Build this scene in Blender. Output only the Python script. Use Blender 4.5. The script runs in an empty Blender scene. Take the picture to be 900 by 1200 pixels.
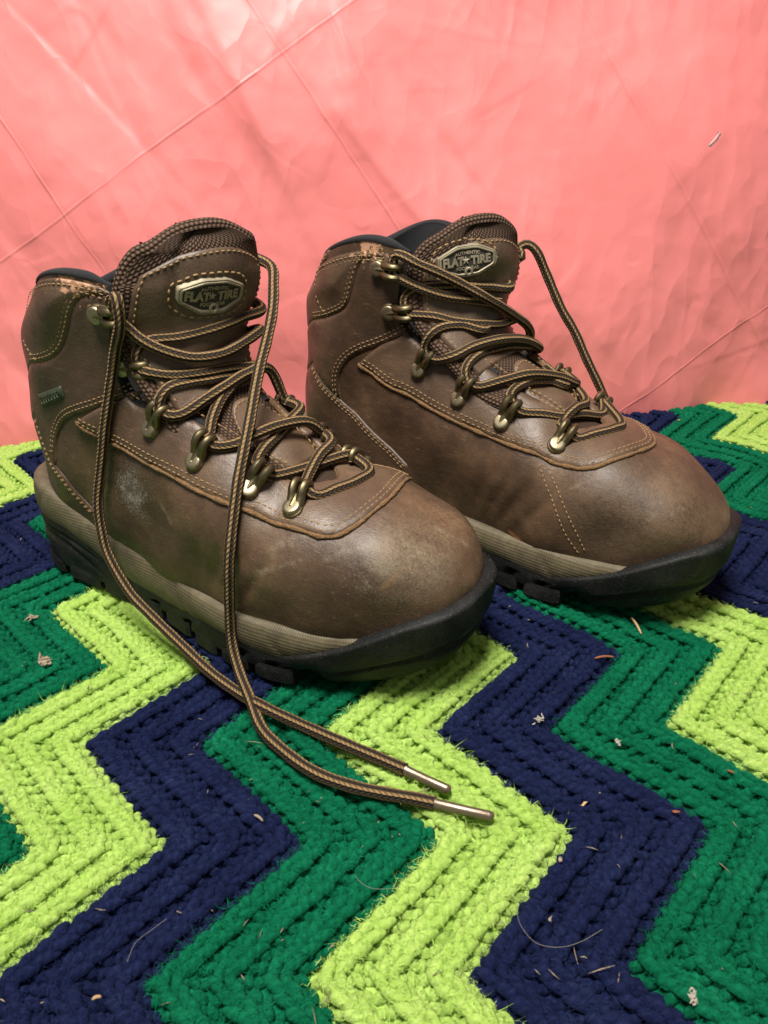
import bpy, math, random
import numpy as np
from mathutils import Vector, Matrix
from mathutils.bvhtree import BVHTree
from mathutils.geometry import delaunay_2d_cdt

random.seed(7); RNG = np.random.default_rng(7)
SC = bpy.context.scene
COL = SC.collection
R = math.radians

# ------------------------------------------------------------------ camera
CAM_H, CAM_F, PITCH, ROLL = 0.26, 866.0, R(28.5), R(1.5)
_c, _s = math.cos(PITCH), math.sin(PITCH)
_fw, _up, _rt = np.array([0, _c, -_s]), np.array([0, _s, _c]), np.array([1.0, 0, 0])
_cr, _sr = math.cos(ROLL), math.sin(ROLL)
CX, CY = _cr*_rt - _sr*_up, _sr*_rt + _cr*_up
CAM_O = np.array([0, 0, CAM_H])
cam_data = bpy.data.cameras.new("camera"); cam = bpy.data.objects.new("camera", cam_data); COL.objects.link(cam)
M = Matrix.Identity(4)
for i in range(3):
    M[i][0], M[i][1], M[i][2], M[i][3] = CX[i], CY[i], -_fw[i], CAM_O[i]
cam.matrix_world = M
cam_data.sensor_fit = 'VERTICAL'; cam_data.sensor_height = 36.0; cam_data.lens = CAM_F/1200*36
cam_data.clip_start = 0.01; cam_data.clip_end = 20
cam_data.dof.use_dof = True; cam_data.dof.focus_distance = 0.47; cam_data.dof.aperture_fstop = 30.0
SC.camera = cam

# ------------------------------------------------------------------ light
world = bpy.data.worlds.new("World"); SC.world = world; world.use_nodes = True
bg = world.node_tree.nodes["Background"]
bg.inputs[0].default_value = (1.0, 0.97, 0.93, 1); bg.inputs[1].default_value = 0.21
def area_light(name, loc, target, size, power, color):
    d = bpy.data.lights.new(name, 'AREA'); d.shape = 'DISK'; d.size = size; d.energy = power; d.color = color
    o = bpy.data.objects.new(name, d); COL.objects.link(o); o.location = loc
    o.rotation_euler = (Vector(target)-Vector(loc)).to_track_quat('-Z', 'Y').to_euler()
    return o
area_light("ceiling_lamp", (-0.09, 0.10, 1.00), (0.0, 0.45, 0.05), 0.36, 20.0, (1.0, 0.95, 0.88))
SC.view_settings.view_transform = 'Standard'; SC.view_settings.look = 'None'
SC.view_settings.exposure = 0.0; SC.view_settings.gamma = 1.0
SC.cycles.use_denoising = True

# ------------------------------------------------------------------ helpers
def ray(px, py):
    a, b = px-450.0, 600.0-py
    d = a*CX + b*CY + CAM_F*_fw
    return d/np.linalg.norm(d)
def ground_at(px, py, z=0.0):
    d = ray(px, py); return CAM_O + d*((z-CAM_H)/d[2])

def mesh_obj(name, V, F, mats, parent=None, smooth=True, uv=None, fmat=None, attr=None):
    """V (n,3) array, F list/array of faces (k,3|4) or list of lists"""
    me = bpy.data.meshes.new(name)
    V = np.asarray(V, float)
    if isinstance(F, np.ndarray):
        k = F.shape[1]; n = len(F)
        me.vertices.add(len(V)); me.vertices.foreach_set("co", V.astype(np.float32).ravel())
        me.loops.add(n*k); me.loops.foreach_set("vertex_index", F.astype(np.int32).ravel())
        me.polygons.add(n); me.polygons.foreach_set("loop_start", np.arange(0, n*k, k, dtype=np.int32))
        me.polygons.foreach_set("loop_total", np.full(n, k, np.int32))
        me.update(calc_edges=True)
    else:
        me.from_pydata([tuple(v) for v in V], [], [list(map(int, f)) for f in F])
        me.update()
    if not isinstance(mats, (list, tuple)): mats = [mats]
    for m in mats: me.materials.append(m)
    if fmat is not None: me.polygons.foreach_set("material_index", np.asarray(fmat, np.int32))
    if uv is not None:
        lay = me.uv_layers.new(name="UVMap")
        li = np.empty(len(me.loops), np.int32); me.loops.foreach_get("vertex_index", li)
        lay.data.foreach_set("uv", np.asarray(uv, np.float32)[li].ravel())
    if attr is not None:
        for an, av in attr.items():
            at = me.attributes.new(an, 'FLOAT', 'POINT'); at.data.foreach_set("value", np.asarray(av, np.float32))
    me.polygons.foreach_set("use_smooth", np.full(len(me.polygons), smooth, bool))
    me.validate()
    o = bpy.data.objects.new(name, me); COL.objects.link(o)
    if parent is not None: o.parent = parent
    return o
def empty(name, loc, rz=0, parent=None):
    o = bpy.data.objects.new(name, None); COL.objects.link(o); o.location = loc; o.rotation_euler = (0, 0, rz)
    o.empty_display_size = .02
    if parent is not None: o.parent = parent
    return o
def tag(o, label=None, cat=None, group=None, kind=None):
    if label: o["label"] = label
    if cat: o["category"] = cat
    if group: o["group"] = group
    if kind: o["kind"] = kind
    return o
def norm(a): 
    a = np.asarray(a, float); return a/(np.linalg.norm(a, axis=-1, keepdims=True)+1e-12)
def grid_faces(nu, nv, close_v=False):
    i, j = np.meshgrid(np.arange(nu-1), np.arange(nv if close_v else nv-1), indexing='ij')
    j2 = (j+1) % nv
    return np.stack([i*nv+j, (i+1)*nv+j, (i+1)*nv+j2, i*nv+j2], -1).reshape(-1, 4)
def pchip(x, y, xq):
    """monotone cubic interpolation, y (n,) or (n,m)"""
    x = np.asarray(x, float); y = np.asarray(y, float); one = y.ndim == 1
    if one: y = y[:, None]
    h = np.diff(x)[:, None]; d = np.diff(y, axis=0)/h
    m = np.zeros_like(y)
    if len(x) > 2:
        w1, w2 = 2*h[1:]+h[:-1], h[1:]+2*h[:-1]
        with np.errstate(divide='ignore', invalid='ignore'):
            mm = (w1+w2)/(w1/d[:-1]+w2/d[1:])
        m[1:-1] = np.where(d[:-1]*d[1:] > 0, np.nan_to_num(mm), 0)
    m[0], m[-1] = d[0], d[-1]
    xq = np.clip(np.asarray(xq, float), x[0], x[-1])
    k = np.clip(np.searchsorted(x, xq)-1, 0, len(x)-2)
    t = ((xq-x[k])/h[k, 0])[:, None]; hk = h[k]
    r = (2*t**3-3*t**2+1)*y[k]+(t**3-2*t**2+t)*hk*m[k]+(-2*t**3+3*t**2)*y[k+1]+(t**3-t**2)*hk*m[k+1]
    return r[:, 0] if one else r
def catmull(P, n):
    """smooth curve through P (k,d) sampled at n points, roughly even"""
    P = np.asarray(P, float)
    if len(P) == 2: return P[0]+(P[1]-P[0])*np.linspace(0, 1, n)[:, None]
    Q = np.vstack([2*P[0]-P[1], P, 2*P[-1]-P[-2]])
    out = []
    for i in range(1, len(Q)-2):
        t = np.linspace(0, 1, 12, endpoint=False)[:, None]
        p0, p1, p2, p3 = Q[i-1], Q[i], Q[i+1], Q[i+2]
        out.append(.5*((2*p1)+(-p0+p2)*t+(2*p0-5*p1+4*p2-p3)*t**2+(-p0+3*p1-3*p2+p3)*t**3))
    out.append(P[-1:]); C = np.vstack(out)
    return resample(C, n)
def resample(C, n=None, ds=None):
    s = np.concatenate([[0], np.cumsum(np.linalg.norm(np.diff(C, axis=0), axis=1))])
    keep = np.concatenate([[True], np.diff(s) > 1e-9]); C = C[keep]; s = s[keep]
    if n is None: n = max(2, int(round(s[-1]/ds))+1)
    q = np.linspace(0, s[-1], n)
    return np.stack([np.interp(q, s, C[:, i]) for i in range(C.shape[1])], 1)
def smooth01(x): x = np.clip(x, 0, 1); return x*x*(3-2*x)

def tube(P, rad, n=10, caps=True, close=False):
    """returns V,F,UV for a tube along P; rad scalar or array. uv: (length in m, angle 0..1)"""
    P = np.asarray(P, float); k = len(P); rad = np.broadcast_to(np.asarray(rad, float), (k,))
    T = norm(np.gradient(P, axis=0))
    a = np.array([0, 0, 1.0]) if abs(T[0][2]) < .9 else np.array([1.0, 0, 0])
    N = np.zeros_like(P); N[0] = norm(a-T[0]*np.dot(a, T[0]))
    for i in range(1, k):
        v = N[i-1]-T[i]*np.dot(N[i-1], T[i]); N[i] = norm(v)
    B = np.cross(T, N)
    th = np.linspace(0, 2*np.pi, n+1)
    V = (P[:, None]+rad[:, None, None]*(np.cos(th)[None, :, None]*N[:, None]+np.sin(th)[None, :, None]*B[:, None])).reshape(-1, 3)
    s = np.concatenate([[0], np.cumsum(np.linalg.norm(np.diff(P, axis=0), axis=1))])
    UV = np.stack([np.repeat(s, n+1), np.tile(th/(2*np.pi), k)], 1)
    F = grid_faces(k, n+1)
    if caps:
        for e, base in ((0, 0), (1, (k-1)*(n+1))):
            c = len(V); V = np.vstack([V, P[0] if e == 0 else P[-1]]); UV = np.vstack([UV, [s[0] if e == 0 else s[-1], 0]])
            idx = np.arange(n)
            f = np.stack([np.full(n, c), base+idx+1, base+idx, np.full(n, c)], 1) if e == 0 else np.stack([np.full(n, c), base+idx, base+idx+1, np.full(n, c)], 1)
            F = np.vstack([F, f])
    return V, F, UV
class MB:
    """collects several shapes into one mesh"""
    def __init__(s): s.V = []; s.F = []; s.UV = []; s.n = 0
    def add(s, V, F, UV=None):
        V = np.asarray(V, float); s.V.append(V)
        for f in F: s.F.append([int(i)+s.n for i in dict.fromkeys(map(int, f))])
        s.UV.append(np.zeros((len(V), 2)) if UV is None else UV); s.n += len(V)
    def build(s, name, mat, parent=None, smooth=True):
        o = mesh_obj(name, np.vstack(s.V), [f for f in s.F if len(f) > 2], mat, parent, smooth, uv=np.vstack(s.UV))
        if name in ("stitching", "frayed_edge"): o["kind"] = "stuff"     # stitches and fibres, too small to pick apart
        return o

# ------------------------------------------------------------------ materials
class NT:
    def __init__(s, name):
        s.m = bpy.data.materials.new(name); s.m.use_nodes = True; s.t = s.m.node_tree
        s.b = s.t.nodes["Principled BSDF"]; s.out = s.t.nodes["Material Output"]
    def n(s, typ, props=None, **ins):
        nd = s.t.nodes.new("ShaderNode"+typ)
        for k, v in (props or {}).items(): setattr(nd, k, v)
        for k, v in ins.items():
            key = int(k[1:]) if k[0] == '_' and k[1:].isdigit() else k.replace('_', ' ')
            s.set(nd.inputs[key], v)
        return nd
    def set(s, sock, v):
        if isinstance(v, bpy.types.NodeSocket): s.t.links.new(v, sock)
        elif isinstance(v, bpy.types.Node): s.t.links.new(v.outputs[0], sock)
        elif isinstance(v, (tuple, list)) and len(v) == 3 and sock.type == 'RGBA': sock.default_value = (*v, 1)
        else: sock.default_value = v
    def math(s, op, a, b=0.0, c=0.0, clamp=False):
        return s.n("Math", dict(operation=op, use_clamp=clamp), _0=a, _1=b, _2=c).outputs[0]
    def ramp(s, fac, stops, interp='LINEAR'):
        nd = s.n("ValToRGB", _0=fac); nd.color_ramp.interpolation = interp
        el = nd.color_ramp.elements
        while len(el) < len(stops): el.new(.5)
        for e, (p, c) in zip(el, stops):
            e.position = p; e.color = (*c, 1) if isinstance(c, (tuple, list)) else (c, c, c, 1)
        return nd.outputs[0]
    def mix(s, fac, a, b, blend='MIX'):
        nd = s.n("Mix", dict(data_type='RGBA', blend_type=blend))
        s.set(nd.inputs[0], fac); s.set(nd.inputs[6], a); s.set(nd.inputs[7], b); return nd.outputs[2]
    def noise(s, vec, scale, detail=4, rough=.55, dist=0):
        return s.n("TexNoise", Vector=vec, Scale=scale, Detail=detail, Roughness=rough, Distortion=dist).outputs[0]
    def obj(s): return s.n("TexCoord").outputs["Object"]
    def uv(s): return s.n("TexCoord").outputs["UV"]
    def bump(s, h, strength=.3, dist=.001, prev=None):
        nd = s.n("Bump", Height=h, Strength=strength, Distance=dist)
        if prev is not None: s.set(nd.inputs["Normal"], prev)
        return nd.outputs[0]
    def done(s, color=None, rough=None, metal=None, normal=None, **kw):
        if color is not None: s.set(s.b.inputs["Base Color"], color)
        if rough is not None: s.set(s.b.inputs["Roughness"], rough)
        if metal is not None: s.set(s.b.inputs["Metallic"], metal)
        if normal is not None: s.set(s.b.inputs["Normal"], normal)
        for k, v in kw.items(): s.set(s.b.inputs[k.replace('_', ' ')], v)
        return s.m

def mat_leather(name, c0, c1, c2, scuffs=(), rough=.48, bumpk=1.0, scratch_and_shade=()):
    t = NT(name); co = t.obj()
    n1 = t.noise(co, 22, 6, .62); n2 = t.noise(co, 95, 5, .7); n3 = t.noise(co, 900, 3, .6)
    col = t.ramp(n1, [(.28, c0), (.5, c1), (.72, c2)])
    col = t.mix(t.ramp(n2, [(.35, 0.0), (.75, .55)]), col, tuple(x*.62 for x in c0))
    # fine pale scratches and dust all over
    wv = t.n("Mapping", Vector=co, Scale=(40, 260, 160), Rotation=(.4, .7, .3))
    sc = t.noise(wv.outputs[0], 3.0, 3, .6)
    dust = t.ramp(t.noise(co, 1500, 2, .5), [(.60, 0.0), (.72, 1.0)])
    patch = t.ramp(t.noise(co, 30, 3, .5), [(.45, 0.0), (.75, 1.0)])
    col = t.mix(t.math('MULTIPLY', t.math('MULTIPLY', dust, patch), .30), col, (.36, .28, .19))
    col = t.mix(t.math('MULTIPLY', t.ramp(sc, [(.62, 0.0), (.72, 1.0)]), .22), col, (.30, .20, .12))
    rg = t.math('ADD', t.math('MULTIPLY', n2, .28), rough-.14)
    for (p, r, colr, amt, kind) in scuffs:
        d = t.n("VectorMath", dict(operation='DISTANCE'), _0=co, _1=tuple(p)).outputs["Value"]
        m = t.math('SUBTRACT', 1.0, t.math('DIVIDE', d, r), clamp=True)
        if kind == 'speck':
            nz = t.noise(co, 900, 5, .8)
            th = t.math('SUBTRACT', t.math('ADD', nz, t.math('MULTIPLY', m, .38)), .72)
            f = t.math('MULTIPLY', t.math('MULTIPLY', t.math('MULTIPLY', th, 9.0, clamp=True), t.math('MULTIPLY', m, 3.0, clamp=True)), t.ramp(t.noise(co, 130, 3, .6), [(.35, .15), (.6, 1.0)]))
        elif kind == 'peel':     # surface rubbed off, pale flesh side showing
            nz = t.noise(co, 210, 5, .6, .5)
            f = t.math('MULTIPLY', t.math('SUBTRACT', t.math('ADD', nz, t.math('MULTIPLY', m, .30)), .66), 14.0, clamp=True)
            f = t.math('MULTIPLY', f, t.math('MULTIPLY', m, 4.0, clamp=True))
        else:
            nz = t.math('ADD', t.math('MULTIPLY', t.noise(co, 90, 8, .8), .55), t.math('MULTIPLY', t.noise(co, 620, 4, .75), .45))
            f = t.math('MULTIPLY', t.math('POWER', m, .8), t.ramp(nz, [(.40, 0.0), (.60, 1.0)]))
        f = t.math('MULTIPLY', f, amt, clamp=True)
        col = t.mix(f, col, colr); rg = t.math('ADD', rg, t.math('MULTIPLY', f, .25))
    for (a, e, wd, colr, amt) in scratch_and_shade:  # pale scratches, plus dark lines that paint crease shade into the colour
        a, e = np.array(a), np.array(e); ab = e-a
        pa = t.n("VectorMath", dict(operation='SUBTRACT'), _0=co, _1=tuple(a)).outputs[0]
        h = t.math('DIVIDE', t.n("VectorMath", dict(operation='DOT_PRODUCT'), _0=pa, _1=tuple(ab)).outputs["Value"], float(ab@ab), clamp=True)
        pr = t.n("VectorMath", dict(operation='SCALE'), _0=tuple(ab), Scale=h).outputs[0]
        d = t.n("VectorMath", dict(operation='DISTANCE'), _0=pa, _1=pr).outputs["Value"]
        d = t.math('ADD', d, t.math('MULTIPLY', t.math('SUBTRACT', t.noise(co, 160, 3, .6), .5), wd*3.0))
        m = t.math('SUBTRACT', 1.0, t.math('DIVIDE', t.math('ABSOLUTE', d), wd), clamp=True)
        m = t.math('MULTIPLY', t.math('MULTIPLY', m, t.ramp(t.noise(co, 420, 3, .7), [(.35, .1), (.6, 1.0)])), amt, clamp=True)
        col = t.mix(m, col, colr)
    vo = t.n("TexVoronoi", dict(feature='DISTANCE_TO_EDGE'), Vector=co, Scale=700.0).outputs[0]
    nb = t.bump(t.noise(co, 45, 5, .65), .40*bumpk, .002)
    wr = t.n('TexNoise', dict(noise_type='RIDGED_MULTIFRACTAL'), Vector=t.n('Mapping', Vector=co, Scale=(1.0, 1.6, 2.2), Rotation=(.2, .5, .1)).outputs[0], Scale=26.0, Detail=5.0, Roughness=.55, Distortion=.4).outputs[0]
    nb = t.bump(wr, .16*bumpk, .0012, nb)
    nb = t.bump(t.math('MULTIPLY', sc, 1.0), .10*bumpk, .0008, nb)
    nb = t.bump(t.math('ADD', t.math('MULTIPLY', vo, .5), n3), .27*bumpk, .0006, nb)
    return t.done(col, rg, None, nb, Specular_IOR_Level=.55)
def mat_simple(name, col, rough=.6, metal=0, nscale=300, var=.25, bump=.2, bd=.0006, **kw):
    t = NT(name); co = t.obj(); n = t.noise(co, nscale, 4, .6)
    c = t.mix(n, tuple(x*(1-var) for x in col), tuple(min(1, x*(1+var)) for x in col))
    return t.done(c, rough, metal, t.bump(t.noise(co, nscale*2.2, 3, .6), bump, bd), **kw)
def mat_weave(name, ca, cb, su, sv, bump=.6, dist=.0006, rough=.85):
    """basket weave from the part's UV (in metres)"""
    t = NT(name); uv = t.n("SeparateXYZ", _0=t.uv())
    x = t.math('MULTIPLY', uv.outputs[0], su); y = t.math('MULTIPLY', uv.outputs[1], sv)
    # brick-shifted bumps
    row = t.math('FLOOR', y); sh = t.math('MULTIPLY', t.math('MODULO', row, 2.0), .5)
    fx = t.math('SUBTRACT', t.math('FRACT', t.math('ADD', x, sh)), .5); fy = t.math('SUBTRACT', t.math('FRACT', y), .5)
    h = t.math('SUBTRACT', 1.0, t.math('MULTIPLY', t.math('ADD', t.math('MULTIPLY', fx, fx), t.math('MULTIPLY', fy, fy)), 3.6), clamp=True)
    n = t.noise(t.obj(), 600, 3, .6)
    c = t.mix(h, ca, cb); c = t.mix(t.math('MULTIPLY', n, .35), c, tuple(v*.5 for v in ca))
    return t.done(c, rough, 0, t.bump(h, bump, dist), Specular_IOR_Level=.2)
def mat_lace():
    t = NT("lace_braid"); uv = t.n("SeparateXYZ", _0=t.uv())
    a = t.math('MULTIPLY', uv.outputs[0], 1/.0026)   # rows along the lace
    b = t.math('MULTIPLY', uv.outputs[1], 12.0)
    k = t.math('FLOOR', b); sh = t.math('MULTIPLY', t.math('MODULO', k, 2.0), .5)
    fb = t.math('SUBTRACT', t.math('FRACT', b), .5)
    # strands lean alternately (herringbone)
    sgn = t.math('SUBTRACT', t.math('MULTIPLY', t.math('MODULO', k, 2.0), 2.0), 1.0)
    fa = t.math('SUBTRACT', t.math('FRACT', t.math('ADD', t.math('ADD', a, sh), t.math('MULTIPLY', t.math('MULTIPLY', fb, sgn), .55))), .5)
    h = t.math('SUBTRACT', 1.0, t.math('ADD', t.math('MULTIPLY', t.math('MULTIPLY', fa, fa), 3.2), t.math('MULTIPLY', t.math('MULTIPLY', fb, fb), 2.6)), clamp=True)
    # tan columns and black columns
    kk = t.math('MODULO', k, 2.0)
    tan = t.math('LESS_THAN', kk, .5)
    n = t.noise(t.obj(), 900, 3, .6)
    tanc = t.mix(n, (.21, .125, .052), (.38, .250, .115))
    c = t.mix(tan, (.026, .0185, .0130), tanc)
    c = t.mix(t.math('MULTIPLY', t.math('SUBTRACT', 1.0, h), .62), c, (.010, .0065, .0045))
    return t.done(c, .80, 0, t.bump(h, .8, .0009), Specular_IOR_Level=.25)
def mat_midsole():
    t = NT("midsole_foam"); co = t.obj(); uv = t.n("SeparateXYZ", _0=t.uv())
    w = t.math('SINE', t.math('MULTIPLY', uv.outputs[0], 2*math.pi/.0014))
    w2 = t.math('SINE', t.math('MULTIPLY', uv.outputs[1], 2*math.pi/.0019))
    n = t.noise(co, 60, 5, .65)
    c = t.ramp(n, [(.25, (.066, .053, .028)), (.55, (.130, .106, .060)), (.8, (.180, .150, .090))])
    d = t.ramp(t.noise(co, 130, 6, .8), [(.46, 0.0), (.70, .75)])
    c = t.mix(d, c, (.07, .052, .032))
    return t.done(c, .62, 0, t.bump(t.math('ADD', w, t.math('MULTIPLY', w2, .5)), .35, .0004))
def mat_rubber():
    t = NT("black_rubber"); co = t.obj()
    n = t.noise(co, 70, 5, .7); c = t.ramp(n, [(.3, (.005, .0055, .0055)), (.6, (.010, .0105, .0105)), (.8, (.022, .022, .020))])
    d = t.ramp(t.noise(co, 1200, 2, .5), [(.64, 0.0), (.74, .45)])
    c = t.mix(d, c, (.20, .19, .16))
    c = t.mix(t.ramp(t.noise(co, 34, 6, .75), [(.52, 0.0), (.74, .25)]), c, (.085, .080, .066))
    return t.done(c, t.math('ADD', t.math('MULTIPLY', n, .3), .46), 0, t.bump(t.noise(co, 500, 4, .6), .35, .0007), Specular_IOR_Level=.25)
def mat_yarn(name, dark, mid, light):
    t = NT(name); co = t.obj(); uv = t.n("SeparateXYZ", _0=t.uv())
    tw = t.math('SINE', t.math('ADD', t.math('MULTIPLY', uv.outputs[0], 1900.0), t.math('MULTIPLY', uv.outputs[1], 6.2832*2)))
    # fibre streaks that follow the twist of the yarn
    sv = t.n("CombineXYZ", _0=t.math('MULTIPLY', uv.outputs[0], 260.0), _1=t.math('ADD', t.math('MULTIPLY', uv.outputs[1], 30.0), t.math('MULTIPLY', uv.outputs[0], 5200.0)), _2=0.0)
    st = t.n("VectorMath", dict(operation='ADD'), _0=sv.outputs[0], _1=t.n("VectorMath", dict(operation='SCALE'), _0=co, Scale=90.0).outputs[0]).outputs[0]
    ns = t.noise(st, 1.0, 3, .7)
    n = t.noise(co, 2600, 4, .75); n2 = t.noise(co, 40, 3, .6)
    f = t.math('ADD', t.math('MULTIPLY', n, .35), t.math('ADD', t.math('MULTIPLY', ns, .38), t.math('ADD', t.math('MULTIPLY', tw, .035), t.math('MULTIPLY', n2, .27))))
    c = t.ramp(f, [(.30, dark), (.52, mid), (.74, light)])
    nb = t.bump(tw, .26, .0007); nb = t.bump(ns, .8, .0010, nb); nb = t.bump(n, .7, .0009, nb)
    return t.done(c, .95, 0, nb, Sheen_Weight=.30, Sheen_Roughness=.6, Sheen_Tint=tuple(light)+(1,), Specular_IOR_Level=.08)
def mat_plastic(folds=()):
    t = NT("pink_plastic"); co = t.obj()
    n = t.noise(co, 9, 4, .6)
    c = t.mix(n, (.79, .205, .200), (.84, .260, .252))
    xz = t.n("SeparateXYZ", _0=co); x, zz = xz.outputs[0], xz.outputs[2]
    # pressed fold lines of the packed sheet: a sharp little ridge along each
    tot = None
    for (p0, p1, w) in folds:
        a, e = np.array(p0), np.array(p1); u = (e-a)/np.linalg.norm(e-a); nx, nz = -u[1], u[0]; k = -(a[0]*nx+a[1]*nz)
        d = t.math('ADD', t.math('ADD', t.math('MULTIPLY', x, nx), t.math('MULTIPLY', zz, nz)), k)
        d = t.math('ADD', d, t.math('MULTIPLY', t.math('SUBTRACT', t.noise(co, 14, 2, .5), .5), .006))
        h = t.math('SUBTRACT', 1.0, t.math('DIVIDE', t.math('ABSOLUTE', d), w), clamp=True)
        tot = h if tot is None else t.math('ADD', tot, h)
    # crumpled facets: sharp-edged cells, stretched along the folds, only in patches
    wp_ = t.n("VectorMath", dict(operation='ADD'), _0=co, _1=t.n("VectorMath", dict(operation='SCALE'), _0=t.n("TexNoise", Vector=co, Scale=11.0, Detail=3.0).outputs["Color"], Scale=.05).outputs[0]).outputs[0]
    mp = t.n("Mapping", Vector=wp_, Rotation=(0, R(-32), 0), Scale=(1.0, 1.0, .42)).outputs[0]
    v1 = t.n("TexVoronoi", dict(feature='F1'), Vector=mp, Scale=17.0).outputs["Distance"]
    v2 = t.n("TexVoronoi", dict(feature='F1'), Vector=mp, Scale=46.0).outputs["Distance"]
    m1 = t.ramp(t.noise(co, 7, 3, .55), [(.38, .30), (.62, 1.0)])
    nb = t.bump(t.math('MULTIPLY', v1, m1), .22, .02)
    nb = t.bump(t.math('MULTIPLY', v2, m1), .34, .008, nb)
    nb = t.bump(t.math('MULTIPLY', tot, t.ramp(t.noise(co, 12, 3, .6), [(.35, .15), (.65, 1.0)])), .50, .0011, nb)
    return t.done(c, t.math('ADD', t.math('MULTIPLY', t.noise(co, 30, 3, .6), .16), .40), 0, nb, Specular_IOR_Level=.5)

LC = ((.037, .0198, .0108), (.082, .0462, .0255), (.160, .096, .053))
MAT = {}
MAT['raw'] = mat_simple("raw_leather_edge", (.190, .105, .043), .9, nscale=420, var=.7, bump=1.0, bd=.0012)
MAT['thread'] = mat_simple("tan_thread", (.255, .160, .068), .8, nscale=900, var=.3)
MAT['lining'] = mat_simple("black_textile", (.008, .009, .012), .9, nscale=1400, var=.6, bump=.9, bd=.001, Sheen_Weight=.05)
MAT['mesh'] = mat_weave("brown_mesh_fabric", (.030, .017, .011), (.160, .100, .066), 1/.0024, 1/.0017, .9, .001)
MAT['brass'] = mat_simple("antique_brass", (.185, .150, .085), .47, 1.0, 500, .3, .12, .0004)
MAT['rivet'] = mat_simple("worn_brass_rivet", (.36, .31, .20), .45, 1.0, 700, .35, .2, .0004)
MAT['plate'] = mat_simple("dark_logo_field", (.045, .040, .032), .65, .2, 500, .3)
MAT['pewter'] = mat_simple("pewter_lettering", (.33, .285, .195), .55, .45, 500, .25)
MAT['lace'] = mat_lace(); MAT['mid'] = mat_midsole(); MAT['rubber'] = mat_rubber()
MAT['aglet'] = mat_simple("aglet_plastic", (.16, .12, .085), .30, .5, 800, .35, .2, .0004)
MAT['tag'] = mat_simple("green_tag", (.030, .042, .022), .6, 0, 700, .3)
MAT['taglet'] = mat_simple("tag_lettering", (.055, .065, .035), .6)
YARN = [mat_yarn("lime_yarn", (.28, .54, .04), (.55, .81, .17), (.72, .90, .36)),
        mat_yarn("navy_yarn", (.0025, .004, .018), (.0105, .0170, .068), (.046, .064, .155)),
        mat_yarn("green_yarn", (.0005, .055, .024), (.002, .165, .072), (.020, .30, .150))]

# ------------------------------------------------------------------ blanket (crocheted ripple afghan)
Q0, QK, QM, QS = (np.array(v) for v in ((-.12009, .20282), (.05617, .00072), (-.00344, .11322), (.02589, -.00038)))
def tri_wave(m):
    return (2/np.pi)*np.arcsin(np.sin(2*np.pi*(m+.25))*.992)*1.055
def blanket_xy(c, m):
    c = np.asarray(c, float)[..., None]; m = np.asarray(m, float)[..., None]
    return Q0+c*QK+m*QM+tri_wave(m)*QS
def blanket_z(x, y):
    return .0014*np.sin(x*31+1.1)*np.sin(y*27+.4)+.0009*np.sin(x*67-y*55)-.0012
def bead_template():
    n = 6; xs = np.array([-.86, -.38, .38, .86]); rs = np.array([.50, .93, .93, .50])
    V = [(-1, 0, 0)]; UV = [(-1, 0)]
    for x, r in zip(xs, rs):
        for k in range(n):
            a = 2*np.pi*k/n; V.append((x, r*np.cos(a), r*np.sin(a))); UV.append((x, k/n))
    V.append((1, 0, 0)); UV.append((1, 0)); F = []
    for k in range(n):
        k2 = (k+1) % n; F.append((0, 1+k2, 1+k))
        for q in range(3):
            a, b, c, d = 1+q*n+k, 1+q*n+k2, 1+(q+1)*n+k2, 1+(q+1)*n+k
            F += [(a, b, c), (a, c, d)]
        F.append((1+3*n+k, 1+3*n+k2, len(V)-1))
    return np.array(V, float), np.array(F), np.array(UV, float)
BV, BF, BUV = bead_template()
def beads(center, ax, nz, half, rad, bend):
    """center (n,3), ax (n,3) unit long axis, nz (n,3) approx normal; returns V,F,UV"""
    n = len(center); s = norm(np.cross(nz, ax)); u = np.cross(ax, s)
    x = BV[None, :, 0]; 
    L = half[:, None]; r = rad[:, None]
    P = (center[:, None]+ax[:, None]*(x*L)[..., None]+s[:, None]*(BV[None, :, 1]*r)[..., None]
         + u[:, None]*((BV[None, :, 2]*r)-(bend[:, None]*x**2))[..., None])
    F = (BF[None]+np.arange(n)[:, None, None]*len(BV)).reshape(-1, 3)
    uv = np.stack([x*L, np.broadcast_to(BUV[None, :, 1], (n, len(BV)))], -1)
    return P.reshape(-1, 3), F, uv.reshape(-1, 2)

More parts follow.
